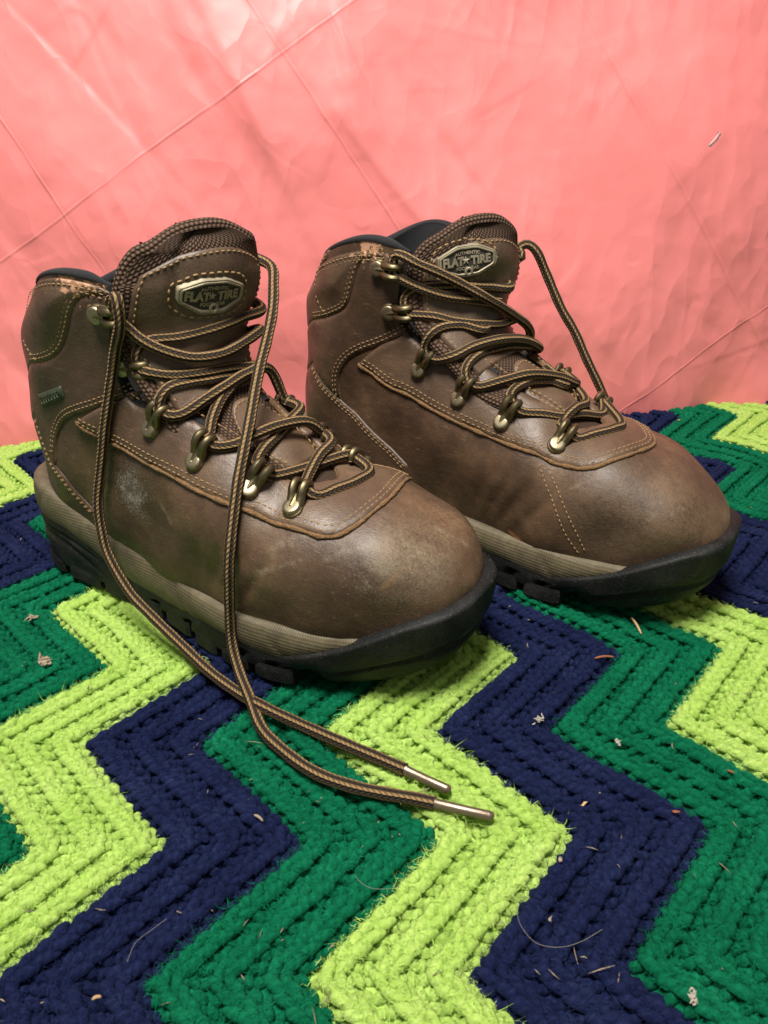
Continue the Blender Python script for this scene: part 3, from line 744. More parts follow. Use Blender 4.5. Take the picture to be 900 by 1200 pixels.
def build_upper(b, T, lea):
    """T: dict of traced seams (pixel lists on the visible side)"""
    root = b.root
    b.u_throat = b.u_at_top(.221)
    # base: vamp and quarters in one shell, open along the throat
    us = np.unique(np.concatenate([np.linspace(0, 1, 190), b.u_throat+np.array([0, .003, .006, .01, .015, .02])]))
    g = b.gap_v(us); nv = 190
    vs = g[:, None]+(2-2*g[:, None])*np.linspace(0, 1, nv)[None]
    U = np.broadcast_to(us[:, None], vs.shape)
    P = b.pos(U, vs); F = grid_faces(len(us), nv)[:, ::-1]
    vamp = mesh_obj("vamp", P.reshape(-1, 3), F, lea['vamp'], root)
    b.g_us, b.g_v = us, g
    # ---- lining: inside of the shaft with rolled black edges
    u0 = b.u_throat+.30*(1-b.u_throat); k = us >= u0
    ui = np.linspace(u0, 1, 60); gi = np.interp(ui, us, g)
    va = gi[:, None]+(2-2*gi[:, None])*np.linspace(0, 1, 120)[None]; Ua = np.broadcast_to(ui[:, None], va.shape)
    inner = b.pos(Ua, va, np.full(va.shape, -.0052))
    mb = MB(); mb.add(inner.reshape(-1, 3), grid_faces(60, 120), np.stack([Ua.ravel()*SU, va.ravel()*SV], 1))
    # collar roll
    top = b.pos(np.ones(120), va[-1]); tn = b.nor(np.ones(120), va[-1]); td = norm(top-b.pos(np.full(120, .97), va[-1]))
    rows = []
    for a in np.linspace(-.15*np.pi, 1.0*np.pi, 12):
        tp = (.35+.65*smooth01(np.minimum(np.arange(120), 119-np.arange(120))/9))[:, None]
        rows.append(top+tn*((-.0022+.0030*np.cos(a))*tp-.0008*(1-tp))+td*((.0027*np.sin(a)+.0003)*tp))
    mb.add(np.vstack(rows), grid_faces(12, 120)[:, ::-1], np.stack([np.repeat(np.arange(12)*.001, 120), np.tile(va[-1]*SV, 12)], 1))
    # roll along both front edges
    for sgn in (1, -1):
        vv = gi if sgn == 1 else 2-gi
        e = b.pos(ui, vv); n = b.nor(ui, vv); tin = norm(e-b.pos(ui, vv+sgn*.02)); rows = []
        for a in np.linspace(-.1*np.pi, np.pi, 10): rows.append(e+n*(-.0024+.0030*np.cos(a))+tin*(.0036*np.sin(a)))
        f = grid_faces(10, 60)
        mb.add(np.vstack(rows), f if sgn == 1 else f[:, ::-1], np.stack([np.repeat(np.arange(10)*.001, 60), np.tile(ui*SU, 10)], 1))
    tag(mb.build("lining", MAT['lining'], root), "black textile lining rolled over the collar")
    # ---- seams
    E = b.trace(T['eyestay'], 90)                       # rear -> front near corner
    A = b.trace(T['ankle'], 60)                         # throat -> down to the heel seam
    Hs = b.trace(T['heel'], 50)                         # back of heel -> down to the midsole
    Cc = b.trace(T['collar'], 60)                       # back -> front edge
    # eyestay panel: U shape round the throat
    ug0 = b.u_throat; ue = E[0, 0]
    gu = np.linspace(ug0, min(.999, A[0, 0]+.035), 60); gl = np.interp(gu, us, g)
    inner_near = np.stack([gu, gl], 1)
    A0 = catmull(np.vstack([inner_near[-1], A[6], A[len(A)//3], E[0]]), 30)
    near = np.vstack([E, ])                             # rear lower -> front near corner
    Em = mirror_uv(E)                                   # front far corner -> rear far
    Em = Em+np.array([0, 0])
    fr = np.array([b.px_uv(*p) for p in T['front']]); fr[:, 1] = np.where(fr[:, 1] > 1, fr[:, 1]-2, fr[:, 1])
    far = np.stack([E[::-1, 0], -E[::-1, 1]], 1); far = far[far[:, 0] > fr[-1, 0]+.012]
    front = catmull(np.vstack([E[-1], fr, fr[-1:]*.55+far[:1]*.45+[[-.004, -.01]], far[0]]), 50)
    A0f = np.stack([A0[::-1, 0], -A0[::-1, 1]], 1)      # rear far lower -> throat far
    inn_far = np.stack([gu[::-1], -gl[::-1]], 1)
    poly = np.vstack([E, front[1:-1], far, A0f[1:], inn_far[1:], inner_near[1:-1], A0[:-1]])
    ey = b.panel("eyestay", poly, .0019, lea['eyestay'], edge=.0014)
    mb = MB()
    full = np.vstack([E, front[1:-1], far]); inside = offset_uv(b, full, T.get('ein', .0028)); inside2 = offset_uv(b, full, T.get('ein', .0028)*1.95)
    b.stitches(mb, inside, .0019); b.stitches(mb, inside2, .0020)
    gin = offset_uv(b, np.stack([gu[6:], gl[6:]], 1), -.0042)
    b.stitches(mb, gin, .0020); b.stitches(mb, np.stack([gin[:, 0], -gin[:, 1]], 1), .0020)
    mb.build("stitching", MAT['thread'], ey)
    rim = resample(b.pos(full[:, 0], full[:, 1], np.full(len(full), .0007)), ds=.0016); kk = len(rim)
    wob = np.convolve(RNG.normal(0, 1, kk+6), np.ones(4)/4, 'valid')[:kk]
    Vt, Ft, Ut = tube(rim, .00125+.00042*wob, 7); mb = MB(); mb.add(Vt, Ft, Ut); mb.build("raw_edge", MAT['raw'], ey)
    # ankle panel (between eyestay, heel seam and collar), one on each side
    top_u = Cc[-1]
    for side in (0, 1):
        gu2 = np.linspace(A[0, 0], Cc[-1, 0], 40); ga = np.interp(gu2, us, g)
        edge_g = np.stack([gu2, ga+.006], 1)
        k = np.argmin(np.linalg.norm((Hs-A[-1])*[SU, SV], axis=1))
        back = np.linspace([Hs[0, 0], 1.0], Hs[0], 10) if Hs[0, 1] < 1 else Hs[:1]
        cb = np.linspace(Cc[0], [Cc[0, 0], 1.0], 10)
        po = np.vstack([A, Hs[:k+1][::-1], back[::-1][1:], np.linspace([Hs[0, 0], 1.0], [Cc[0, 0], 1.0], 20)[1:], cb[::-1][1:], Cc[1:], edge_g[::-1][1:-1]])
        if side: po = mirror_uv(po)
        an = b.panel("ankle_panel", po, .0012, lea['ankle'])
        mb = MB()
        a_in = offset_uv(b, A, T.get('ain', -.0026)); a_in2 = offset_uv(b, A, T.get('ain', -.0026)*1.9)
        ge = offset_uv(b, edge_g[4:], -.0030)
        for c in (a_in, a_in2):
            c = c if not side else mirror_uv(c); b.stitches(mb, c, .0013)
        mb.build("stitching", MAT['thread'], an)
    # padded collar panel round the back
    ctop = np.full(40, .998); vfront = np.interp(.99, us, g)+.004
    Ct = np.stack([np.linspace(Cc[-1, 0], .998, 8), np.full(8, max(vfront, Cc[-1, 1]))], 1)
    vs_top = np.linspace(Ct[-1, 1], 1.0, 40)
    half = np.vstack([np.linspace([Cc[0, 0], 1.0], Cc[0], 12)[:-1], Cc, Ct[1:], np.stack([np.full(39, .998), vs_top[1:]], 1)])
    other = mirror_uv(half)
    po = np.vstack([half, other[1:-1]])
    cp = b.panel("collar_panel", po, .0010, lea['collar'], puff=.0032, puffr=.018)
    mb = MB(); cin = offset_uv(b, Cc, T.get('cin', -.0024)); cin2 = offset_uv(b, Cc, T.get('cin', -.0024)*-1.0)
    cin3 = offset_uv(b, Cc, T.get('cin', -.0024)*-1.9)
    for c in (cin2, cin3):
        b.stitches(mb, c, .0014); b.stitches(mb, mirror_uv(c), .0014)
    cb = b.trace(T['collar_back'], 40); b.stitches(mb, cb, .0030); b.stitches(mb, mirror_uv(cb), .0030)
    mb.build("stitching", MAT['thread'], cp)
    # heel counter
    lo = np.array([[.0, 0]]); ulow = Hs[-1]
    vb = np.linspace(Hs[-1, 1], 1.0, 14)
    # bottom edge: hidden behind the midsole; follow constant height ~.03
    def uv_at(x, z):
        d = np.linalg.norm(b.P[:, 1:110, [0, 2]]-np.array([x, z]), axis=-1); i, j = np.unravel_index(np.argmin(d), d.shape); return np.array([b.us[i], b.vs[j+1]])
    Pend = b.pos(*Hs[-1]); xs = np.linspace(Pend[0], .012, 10)
    bot = np.array([uv_at(x, .034+.010*(1-t)) for t, x in zip(np.linspace(1, 0, 10), xs)])
    ub = bot[-1, 0]
    half = np.vstack([np.linspace([Hs[0, 0], 1.0], Hs[0], 8)[:-1], Hs, bot, [[ub, 1.0]]])
    half = half[np.concatenate([[True], np.linalg.norm(np.diff(half, axis=0), axis=1) > 1e-4])]
    po = np.vstack([half, mirror_uv(half)[1:-1]])
    hc = b.panel("heel_counter", po, .0009, lea['ankle'], edge_mat=lea['ankle'])
    mb = MB()
    for d in (.0022, .0042):
        c = offset_uv(b, Hs, T.get('hin', -1)*d); b.stitches(mb, c, .0010); b.stitches(mb, mirror_uv(c), .0010)
    mb.build("stitching", MAT['thread'], hc)
    # seam between vamp and quarter on the medial side
    if 'toe_seam' in T:
        mb = MB()
        for q in T['toe_seam']: b.stitches(mb, b.trace(q, 50), .0002, pitch=.0030, ln=.0022)
        mb.build("stitching", MAT['thread'], vamp)

# ---------------------------------------------------------------- tongue
def build_tongue(b, lea, top_dx=0.0, top_dz=0.0, wide=1.0, twist=0.0):
    # centre line (x,z), half width, edge drop
    K = np.array([(.228, .0895, .010, .002), (.213, .0950, .016, .003), (.194, .1060, .027, .006), (.174, .1172, .031, .008), (.158, .1278, .033, .010),
                  (.1475, .1378, .0345, .012), (.1415, .149, .0355, .014), (.138, .161, .0370, .016), (.1365, .175, .0405, .016), (.1360, .190, .0445, .016),
                  (.1340, .203, .0460, .016), (.1300, .212, .0460, .016)])
    K[:, 2] *= 1+(wide-1)*smooth01((K[:, 1]-.14)/.05)
    K[:, 1] += top_dz*smooth01((K[:, 1]-.14)/.06)
    K[:, 0] += top_dx*smooth01((K[:, 1]-.12)/.09)
    q = np.concatenate([[0], np.cumsum(np.linalg.norm(np.diff(K[:, :2], axis=0), axis=1))]); LQ = q[-1]
    def surf(qq, w):
        qq = np.asarray(qq, float); w = np.asarray(w, float); sh = qq.shape
        k = pchip(q, K, qq.ravel()*LQ); e = 1e-3
        k2 = pchip(q, K, np.clip(qq.ravel()+e, 0, 1)*LQ); k1 = pchip(q, K, np.clip(qq.ravel()-e, 0, 1)*LQ)
        t = norm(k2[:, :2]-k1[:, :2]); n = np.stack([t[:, 1], -t[:, 0]], 1)     # points out (forward / up)
        n *= np.sign(n[:, 1:2]+.35)          # up on the instep
        n = np.where((n[:, :1] < 0) & (n[:, 1:] < .2), -n, n)
        nar = (1-np.clip((qq.ravel()-.66)/.34, 0, 1)**2.8+1e-9)**(1/2.5)
        ww = w.ravel(); drop = k[:, 3]*np.abs(ww*nar)**2.1
        bulge = .0014*np.sin(qq.ravel()*30)*np.cos(ww*3)+.0016*np.exp(-((ww+.45)/.12)**2)*smooth01((qq.ravel()-.62)/.1)*-1.2
        topr = 0.0
        k[:, 2] *= nar
        x = k[:, 0]-n[:, 0]*(drop-bulge)-t[:, 0]*topr; z = k[:, 1]-n[:, 1]*(drop-bulge)-t[:, 1]*topr
        x = x+twist*ww*k[:, 2]*smooth01((z-.125)/.05)      # the loosened tongue turns outwards
        P = np.stack([x, ww*k[:, 2], z], 1)
        return P.reshape(*sh, 3)
    b.tsurf, b.tL = surf, LQ
    qg = np.concatenate([np.linspace(0, .70, 80)[:-1], .70+.2999*np.sin(np.linspace(0, np.pi/2, 50))]); nq, nw = len(qg), 60
    Q, W = np.meshgrid(qg, np.linspace(-1, 1, nw), indexing='ij')
    P = surf(Q, W)
    N = norm(np.cross(np.gradient(P, axis=1), np.gradient(P, axis=0))); 
    if N[nq//2, nw//2] @ np.array([.7, 0, .7]) < 0: N = -N
    for r_ in range(nq-7, nq): N[r_] = norm(N[nq-8].mean(0))
    b.tP, b.tN = P, N
    th = .0075
    mb = MB()
    UV = np.stack([(Q*LQ).ravel(), (W*.037).ravel()], 1)
    f = grid_faces(nq, nw); a = P[f[0]] if False else None
    mb.add(P.reshape(-1, 3), f, UV)
    back = P-N*th; mb.add(back.reshape(-1, 3), f[:, ::-1], UV)
    # rolled rim: sides and top
    path = np.vstack([P[:, 0], P[::-1, -1]]); pn = np.vstack([N[:, 0], N[::-1, -1]])
    tg_ = norm(np.gradient(path, axis=0)); c = path-np.cross(pn, tg_)
    if ((path-c)[20]@np.array([0, -1.0, 0])) < 0: c = 2*path-c
    al = np.concatenate([[0], np.cumsum(np.linalg.norm(np.diff(path, axis=0), axis=1))]); L = 220; qs = np.linspace(0, al[-1], L)
    def rs(A, k=0):
        A = np.stack([np.interp(qs, al, A[:, i]) for i in range(3)], 1)
        for _ in range(k): A[1:-1] = .25*A[:-2]+.5*A[1:-1]+.25*A[2:]
        return A
    out = norm(rs(norm(path-c), 16)); pn = norm(rs(pn, 16)); pth = rs(path, 3); rows = []
    for an in np.linspace(0, np.pi, 11): rows.append(pth-pn*(th/2)*(1-np.cos(an))+out*(th*.62)*np.sin(an)-out*.0006)
    mb.add(np.vstack(rows), grid_faces(11, L), np.stack([np.tile(qs, 11), np.repeat(np.arange(11)*.0011, L)], 1))
    tongue = mb.build("tongue", MAT['mesh'], b.root)
    # torn, fuzzy fabric along the top fold
    mb = MB(); rr = np.random.default_rng(11+int(b.lat))
    lip = resample(np.vstack([P[-30:, 0], P[:-31:-1, -1]]), 90)+np.array([-.0035, 0, .0012])
    for q_ in range(34):
        p = lip[rr.integers(0, 90)]; d = norm(np.array([rr.normal(0, .6), rr.normal(0, .6), abs(rr.normal(.8, .5))])); l = rr.uniform(.0015, .0042)
        V, F, UVt = tube(np.stack([p, p+d*l*.5+rr.normal(0, .0004, 3), p+d*l+rr.normal(0, .0012, 3)]), [.00013, .00010, .00005], 3); mb.add(V, F, UVt)
    mb.build("frayed_edge", MAT['mesh'], tongue)
    # ---- leather facing on the upper tongue
    def patch(name, qa, qb, wmax, mat, off, rnd=.25, n1=50, n2=44):
        qq, ww = np.meshgrid(np.linspace(0, 1, n1), np.linspace(-1, 1, n2), indexing='ij')
        lift = 1-rnd*np.abs(ww)**2.6
        qv = qa+(qb-qa)*qq*np.where(qq > .5, 1-(1-lift)*(qq-.5)*2, 1); wv = ww*wmax(qq)
        Pp = surf(qv, wv); Nn = norm(np.cross(np.gradient(Pp, axis=1), np.gradient(Pp, axis=0)))
        if Nn[n1//2, n2//2] @ np.array([.7, 0, .7]) < 0: Nn = -Nn
        d = np.minimum(np.minimum(qq, 1-qq)*(qb-qa)*LQ, (1-np.abs(ww))*.033)
        h = off*np.sqrt(np.clip(1-(1-np.clip(d/.0018, 0, 1))**2, 0, 1)); h = np.where(d <= 0, -.0010, h)
        Pp = Pp+Nn*h[..., None]
        o = mesh_obj(name, Pp.reshape(-1, 3), grid_faces(n1, n2), mat, tongue, uv=np.stack([qv.ravel()*LQ, wv.ravel()*.037], 1))
        return Pp, Nn, o
    Pp, Nn, fac = patch("leather_facing", .50, .945, lambda t: .86+.08*np.sin(t*3.1), lea['collar'], .0016, .13, 60, 60)
    mb = MB()
    loop = np.vstack([Pp[4:-3, 2], Pp[-3, 2:-2], Pp[4:-3, -3][::-1]]); ln = np.vstack([Nn[4:-3, 2], Nn[-3, 2:-2], Nn[4:-3, -3][::-1]])
    simple_stitches(mb, loop, ln)
    mb.build("stitching", MAT['thread'], fac)
    # small leather patch lower down, between the laces
    Pp2, Nn2, o2 = patch("leather_patch", .17, .47, lambda t: .46+.10*np.sin(t*3.1), lea['collar'], .0014, .35, 36, 30)
    mb = MB(); loop = np.vstack([Pp2[2:-2, 2], Pp2[-3, 2:-2], Pp2[2:-2, -3][::-1]]); ln = np.vstack([Nn2[2:-2, 2], Nn2[-3, 2:-2], Nn2[2:-2, -3][::-1]])
    simple_stitches(mb, loop, ln); mb.build("stitching", MAT['thread'], o2)
    return tongue, fac
def simple_stitches(mb, P, N, pitch=.0034, ln=.0024, r=.00043, off=.0001):
    s = np.concatenate([[0], np.cumsum(np.linalg.norm(np.diff(P, axis=0), axis=1))]); T = norm(np.gradient(P, axis=0))
    for q in np.arange(pitch, s[-1], pitch):
        c = np.array([np.interp(q, s, P[:, k]) for k in range(3)]); n = norm([np.interp(q, s, N[:, k]) for k in range(3)]); t = norm([np.interp(q, s, T[:, k]) for k in range(3)])
        w = np.cross(n, t); a = ln*.5; V = [c-t*a+n*(off-.0003)]
        for e in (-.6, .6):
            for (y, z) in ((1, 0), (.3, 1.1), (-.3, 1.1), (-1, 0)): V.append(c+t*a*e+w*r*y+n*(off+r*z))
        V.append(c+t*a+n*(off-.0003))
        mb.add(np.array(V), [(0, 2, 1), (0, 3, 2), (0, 4, 3), (1, 2, 6, 5), (2, 3, 7, 6), (3, 4, 8, 7), (9, 5, 6), (9, 6, 7), (9, 7, 8)])

# ---------------------------------------------------------------- collider (upper + tongue) for laces and fittings
def build_collider(b):
    nq, nw = b.tP.shape[:2]
    P1 = b.P.reshape(-1, 3); q2 = grid_faces(nq, nw); 
    # leave out the base surface inside the throat: the tongue covers it
    V = np.vstack([P1, b.tP.reshape(-1, 3)]); T = np.vstack([b.tri, np.vstack([q2[:, [0, 1, 2]], q2[:, [0, 2, 3]]])+len(P1)])
    # sole as a simple wall, so that laces lie over it
    b.ctree = BVHTree.FromPolygons([Vector(p) for p in V], [tuple(map(int, t)) for t in T])
    nq = len(q2); b.ttree = BVHTree.FromPolygons([Vector(p) for p in b.tP.reshape(-1, 3)], [tuple(map(int, t)) for t in q2])
def hit(b, px, py, tree=None):
    o, d = b.lray(px, py); loc, n, i, t = (tree or b.ctree).ray_cast(Vector(o), Vector(d))
    if loc is None: return None
    n = np.array(n); n = n if n@d < 0 else -n
    return np.array(loc), n, t, d

def frame_mesh(V, o, X, Z):
    X = norm(X-Z*(X@Z)); Y = np.cross(Z, X); V = np.asarray(V)
    return o+V[:, :1]*X+V[:, 1:2]*Y+V[:, 2:3]*Z

# ---------------------------------------------------------------- hooks
def hook_mesh():
    mb = MB()
    # teardrop base plate
    th = np.linspace(0, 2*np.pi, 29)[:-1]; out = []
    for a in th:
        x = .0064*np.cos(a); y = .0062*np.sin(a)
        if x > 0: x = x*1.9; y = y*(1-.42*(x/.0122)**1.2)
        out.append((x, y))
    out = np.array(out); rows = []
    for sc, z in ((1.0, -.0012), (1.0, .0008), (.9, .0016), (.5, .0018), (.0, .0018)):
        rows.append(np.hstack([out*sc, np.full((28, 1), z)]))
    mb.add(np.vstack(rows), grid_faces(5, 28, True))
    # two prongs curling over the lace
    for s in (-1, 1):
        p = catmull([(.0025, s*.0024, .0008), (.0065, s*.0029, .0034), (.0100, s*.0033, .0064), (.0136, s*.0035, .0074), (.0165, s*.0035, .0060), (.0178, s*.0035, .0030), (.0172, s*.0034, .0000)], 26)
        V, F, UV = tube(p, np.interp(np.linspace(0, 1, 26), [0, .25, .8, 1], [.0031, .0028, .0023, .0017]), 10); mb.add(V, F, UV)
    # web between the prongs at the neck
    p = catmull([(.000, 0, .0010), (.0055, 0, .0025), (.0090, 0, .0048)], 12); V, F, UV = tube(p, np.linspace(.0040, .0022, 12), 10); mb.add(V*[1, 1, 1], F, UV)
    return mb
def rivet_mesh():
    r = [(.0001, .0047), (.0030, .0046), (.0046, .0045), (.0053, .0040), (.0055, .0012), (.0053, -.0005)]
    V = np.array([(a*np.cos(t), a*np.sin(t), z) for a, z in r for t in np.linspace(0, 2*np.pi, 25)[:-1]])
    mb = MB(); mb.add(V, grid_faces(len(r), 24, True)[:, ::-1]); return mb
HOOK, RIVET = hook_mesh(), rivet_mesh()
def add_hook(b, o, X, Z, mirror=False, cy=0.0):
    m = np.array([1, -1, 1.0]); sh = np.array([0, 2*cy, 0])
    def tr(mb_):
        V = frame_mesh(np.vstack(mb_.V)*.84, o, X, Z); return V*m+sh if mirror else V
    F = [f for f in HOOK.F if len(f) > 2]; FR = [f for f in RIVET.F if len(f) > 2]
    if mirror: F = [f[::-1] for f in F]; FR = [f[::-1] for f in FR]
    h = mesh_obj("lace_hook", tr(HOOK), F, MAT['brass'], b.root)
    mesh_obj("rivet", tr(RIVET), FR, MAT['rivet'], h)
    X = norm(X-Z*(X@Z)); seat = o+X*.0113+Z*.0034
    return (seat*m+sh if mirror else seat), (o*m+sh if mirror else o), (Z*m if mirror else Z), (X*m if mirror else X)
def build_hooks(b, rivets, tips):
    b.hn, b.hf = [], []
    for r, t in zip(rivets, tips):
        uv = b.px_uv(*r); p = b.pos(*uv, .0018); n = b.nor(*uv); uv2 = b.px_uv(*t); X = b.pos(*uv2)-p
        Z = norm(n); 
        b.hn.append(add_hook(b, p, X, Z)); 
        b.hf.append(add_hook(b, p, X, Z, True, float(b.bilin(b.P, uv[0], 0.0)[1])))

# ---------------------------------------------------------------- laces
LR = .0029
def lace_path(b, items, lift=.0006, smooth=2, n_per=.0022, ground=False):
    """items: (px,py[,lift]) pixels on the boot, or ('N',i)/('F',i) hook seats, or ('P',x,y,z) local points"""
    pts = []; info = []
    for it in items:
        if it[0] == 'N': pts.append(b.hn[it[1]][0]); info.append(None)
        elif it[0] == 'F': pts.append(b.hf[it[1]][0]); info.append(None)
        elif it[0] == 'P': pts.append(np.array(it[1:4], float)); info.append(None)
        elif it[0] == 'G':
            w = ground_at(it[1], it[2], LR+.0005+(it[3] if len(it) > 3 else 0)); pts.append(b.to_local(w)); info.append(None)
        else:
            h = hit(b, it[0], it[1]); lf = it[2] if len(it) > 2 else lift
            if h is None: pts.append(None); info.append((it[0], it[1], None))
            else:
                loc, n, t, d = h; tt = t-(LR*.8+lf)/max(.40, -(n@d)); pts.append(None); info.append((it[0], it[1], tt))
    # fill misses from neighbours (distance from the camera)
    o = b.to_local(CAM_O); D = []
    for p, f in zip(pts, info):
        D.append(np.linalg.norm(p-o) if p is not None else f[2])
    idx = [i for i, d in enumerate(D) if d is not None]; D = np.interp(np.arange(len(D)), idx, [D[i] for i in idx])
    fixed = np.array([p is not None for p in pts]); D0 = D.copy()
    for _ in range(smooth):
        S = D.copy(); S[1:-1] = .25*D[:-2]+.5*D[1:-1]+.25*D[2:]; D = np.where(fixed, D0, np.minimum(S, D0+.0015))
    out = []
    for p, f, d in zip(pts, info, D):
        out.append(p if p is not None else o+b.lray(f[0], f[1])[1]*d)
    C = catmull(np.array(out), 400); return resample(C, ds=n_per)

# ---------------------------------------------------------------- sole
def build_sole(b):
    xh, xt, xw, W0 = -.006, .2985, .2120, .0525
    side = []
    for a in np.linspace(0, np.pi/2, 40): side.append((.033-(.033-xh)*np.cos(a)**.92, .0392*np.sin(a)**.86))
    xs = np.linspace(.035, .2125, 80); w = pchip([.033, .077, .12, .158, .19, .2145], [.0392, .0402, .0425, .0485, .0522, W0], xs)
    side += list(zip(xs, w))
    for a in np.linspace(0, np.pi/2, 70): side.append((xw+(xt-xw)*np.sin(a), W0*max(np.cos(a), 1e-6)**.75))
    S = resample(np.array(side), 170)
    near = np.stack([S[:, 0], -S[:, 1]], 1); far = np.stack([S[::-1, 0], S[::-1, 1]], 1)[1:-1]
    O = np.vstack([near, far]); cy = -b.lat*(.0035*smooth01((O[:, 0]-.19)/.11)-.003*np.exp(-((O[:, 0]-.18)/.05)**2))
    O[:, 1] += cy; m = len(O)
    T = norm(np.roll(O, -1, 0)-np.roll(O, 1, 0)); N = np.stack([T[:, 1], -T[:, 0]], 1); 
    if ((O-O.mean(0))*N).sum() < 0: N = -N
    for _ in range(3): N = norm(.25*np.roll(N, 1, 0)+.5*N+.25*np.roll(N, -1, 0))
    s = np.concatenate([[0], np.cumsum(np.linalg.norm(np.diff(O, axis=0), axis=1))]); x = O[:, 0]
    zb = pchip([-.006, .008, .025, .045, .205, .23, .255, .28, .3025], [.0150, .0065, .0015, 0, 0, .0035, .0085, .0150, .0225], x)
    zo = pchip([-.006, .02, .038, .057, .077, .10, .125, .145, .163, .18, .197, .2125, .230, .249, .268, .287, .3025],
               [.039, .0400, .038, .032, .0235, .0165, .0150, .0170, .0205, .0205, .0185, .0175, .0235, .0315, .0420, .0500, .0535], x)
    zm = pchip([-.006, .015, .035, .058, .086, .115, .15, .19, .225, .258, .266, .32], [.0635, .0630, .0585, .0505, .0430, .0380, .0350, .0340, .0350, .0370, .0345, .0340], x)
    def wall(rows, uvz=True):
        V = np.stack([np.concatenate([O+N*np.broadcast_to(off, m)[:, None], np.broadcast_to(z, m)[:, None]], 1) for off, z in rows]).reshape(-1, 3)
        UV = np.stack([np.tile(s, len(rows)), V[:, 2]], 1)
        return V, grid_faces(len(rows), m, True), UV
    # midsole (foam band); where the bumper rises over it the band ends
    lo = zo-.003; hi = np.maximum(zm, zo-.0025)
    rows = []
    for f in np.linspace(0, 1, 9):
        bul = -.0006+.0022*np.sin(np.pi*min(1, f*1.02))**.7
        # moulded seam lines at two places
        gr = np.zeros(m)
        for xx, sl in ((.019, .5), (.214, -.6), (.143, -.4)):
            gr -= .0010*np.exp(-((x-xx-sl*(f-.5)*.03)/.0011)**2)
        rows.append((bul+gr-.0012*smooth01((x-.24)/.01), lo+(hi-lo)*f))
    rows.append((-.0040, hi+.0010)); rows.append((-.0120, hi-.0015))
    V, F, UV = wall(rows); mid = mesh_obj("midsole", V, F, MAT['mid'], b.root, uv=UV)
    # outsole wall
    toe = smooth01((x-.212)/.022); rows = []; body = zb+.0068*(1-smooth01((x-.232)/.012))
    n = 30
    for f in np.linspace(0, 1, n):
        z = body+(zo-body)*f
        off = .0006+.0006*np.sin(np.pi*f)
        off = off+toe*(.0004+.0026*smooth01((f-.42)/.05)-.0012*(f < .1))
        tick = np.abs((s/.0085) % 1-.5) < .045
        off = off-toe*.0009*tick*np.exp(-((f-.50)/.06)**2)+toe*.0006*np.sin(s*160+f*5)*.5*(f > .5)
        leaf = .20+.16*np.sin((x-.232)/.07*np.pi)
        off = off+toe*.0012*smooth01((leaf-f)/.05+.5)*(x > .232)
        off = off-toe*.0050*(1-f)**1.6
        # heel wall grooves
        heel = smooth01((.075-x)/.02)
        gl = .40+.25*np.sin(x*40+.6)
        off = off-heel*.0016*np.exp(-((f-gl)/.07)**2)-heel*.0012*np.exp(-((f-.78)/.05)**2)
        # arch and forefoot: slanted flex notches
        for xx in (.088, .113, .144, .188, .209):
            off = off-.0030*np.exp(-((x-xx-.006*f)/.0030)**2)*(1-smooth01((f-.45)/.3))*(1-toe)
        off = off
        rows.append((off, z))
    rows.append((.0008+toe*.0012, zo+.0010)); rows.append((-.0022+toe*.0004, zo+.0012)); rows.append((-.0080, zo-.0005))
    rows = [(-.014, body+.0002), (-.002-toe*.0050, body-.0003)]+rows
    V, F, UV = wall(rows)
    c0 = len(V); V = np.vstack([V, [[.15, 0, .008]]]); UV = np.vstack([UV, [[0, 0]]])
    Fl = [list(map(int, f)) for f in F]+[[c0, int(i), int((i+1) % m)] for i in range(m)]
    out = mesh_obj("outsole", V, Fl, MAT['rubber'], b.root, uv=UV)
    # tread lugs, each a block of its own
    L = s[-1]; pos = 0.006; rr = np.random.default_rng(3)
    while pos < L-.012:
        ln = rr.choice([.019, .024, .029]); a, e = pos, min(pos+ln, L-.002); pos = e+rr.uniform(.0040, .0055)
        if np.interp((a+e)/2, s, x) > .236: continue
        q = np.linspace(a, e, 9); px_ = np.interp(q, s, O[:, 0]); py_ = np.interp(q, s, O[:, 1])
        nx, ny = np.interp(q, s, N[:, 0]), np.interp(q, s, N[:, 1]); z0 = np.interp(q, s, zb); tw = np.interp(q, s, toe)
        B_ = []
        ends = np.abs(np.linspace(-1, 1, 9))
        for off, dz in ((-.016, .0072), (-.015, .0004), (.0004, -.0002), (.0019, .0014), (.0016, .0072), (.0010, .0105)):
            o2 = off+tw*(.0014 if off > 0 else 0)-(.0012*(ends > .95) if off > 0 else 0)
            B_.append(np.stack([px_+nx*o2, py_+ny*o2, z0+dz], 1))
        V = np.vstack(B_); F = [list(f) for f in grid_faces(6, 9)]
        F += [[i*9 for i in range(6)], [i*9+8 for i in range(6)][::-1]]
        mesh_obj("lug", V, F, MAT['rubber'], out, smooth=False)
    b.sole_O = O

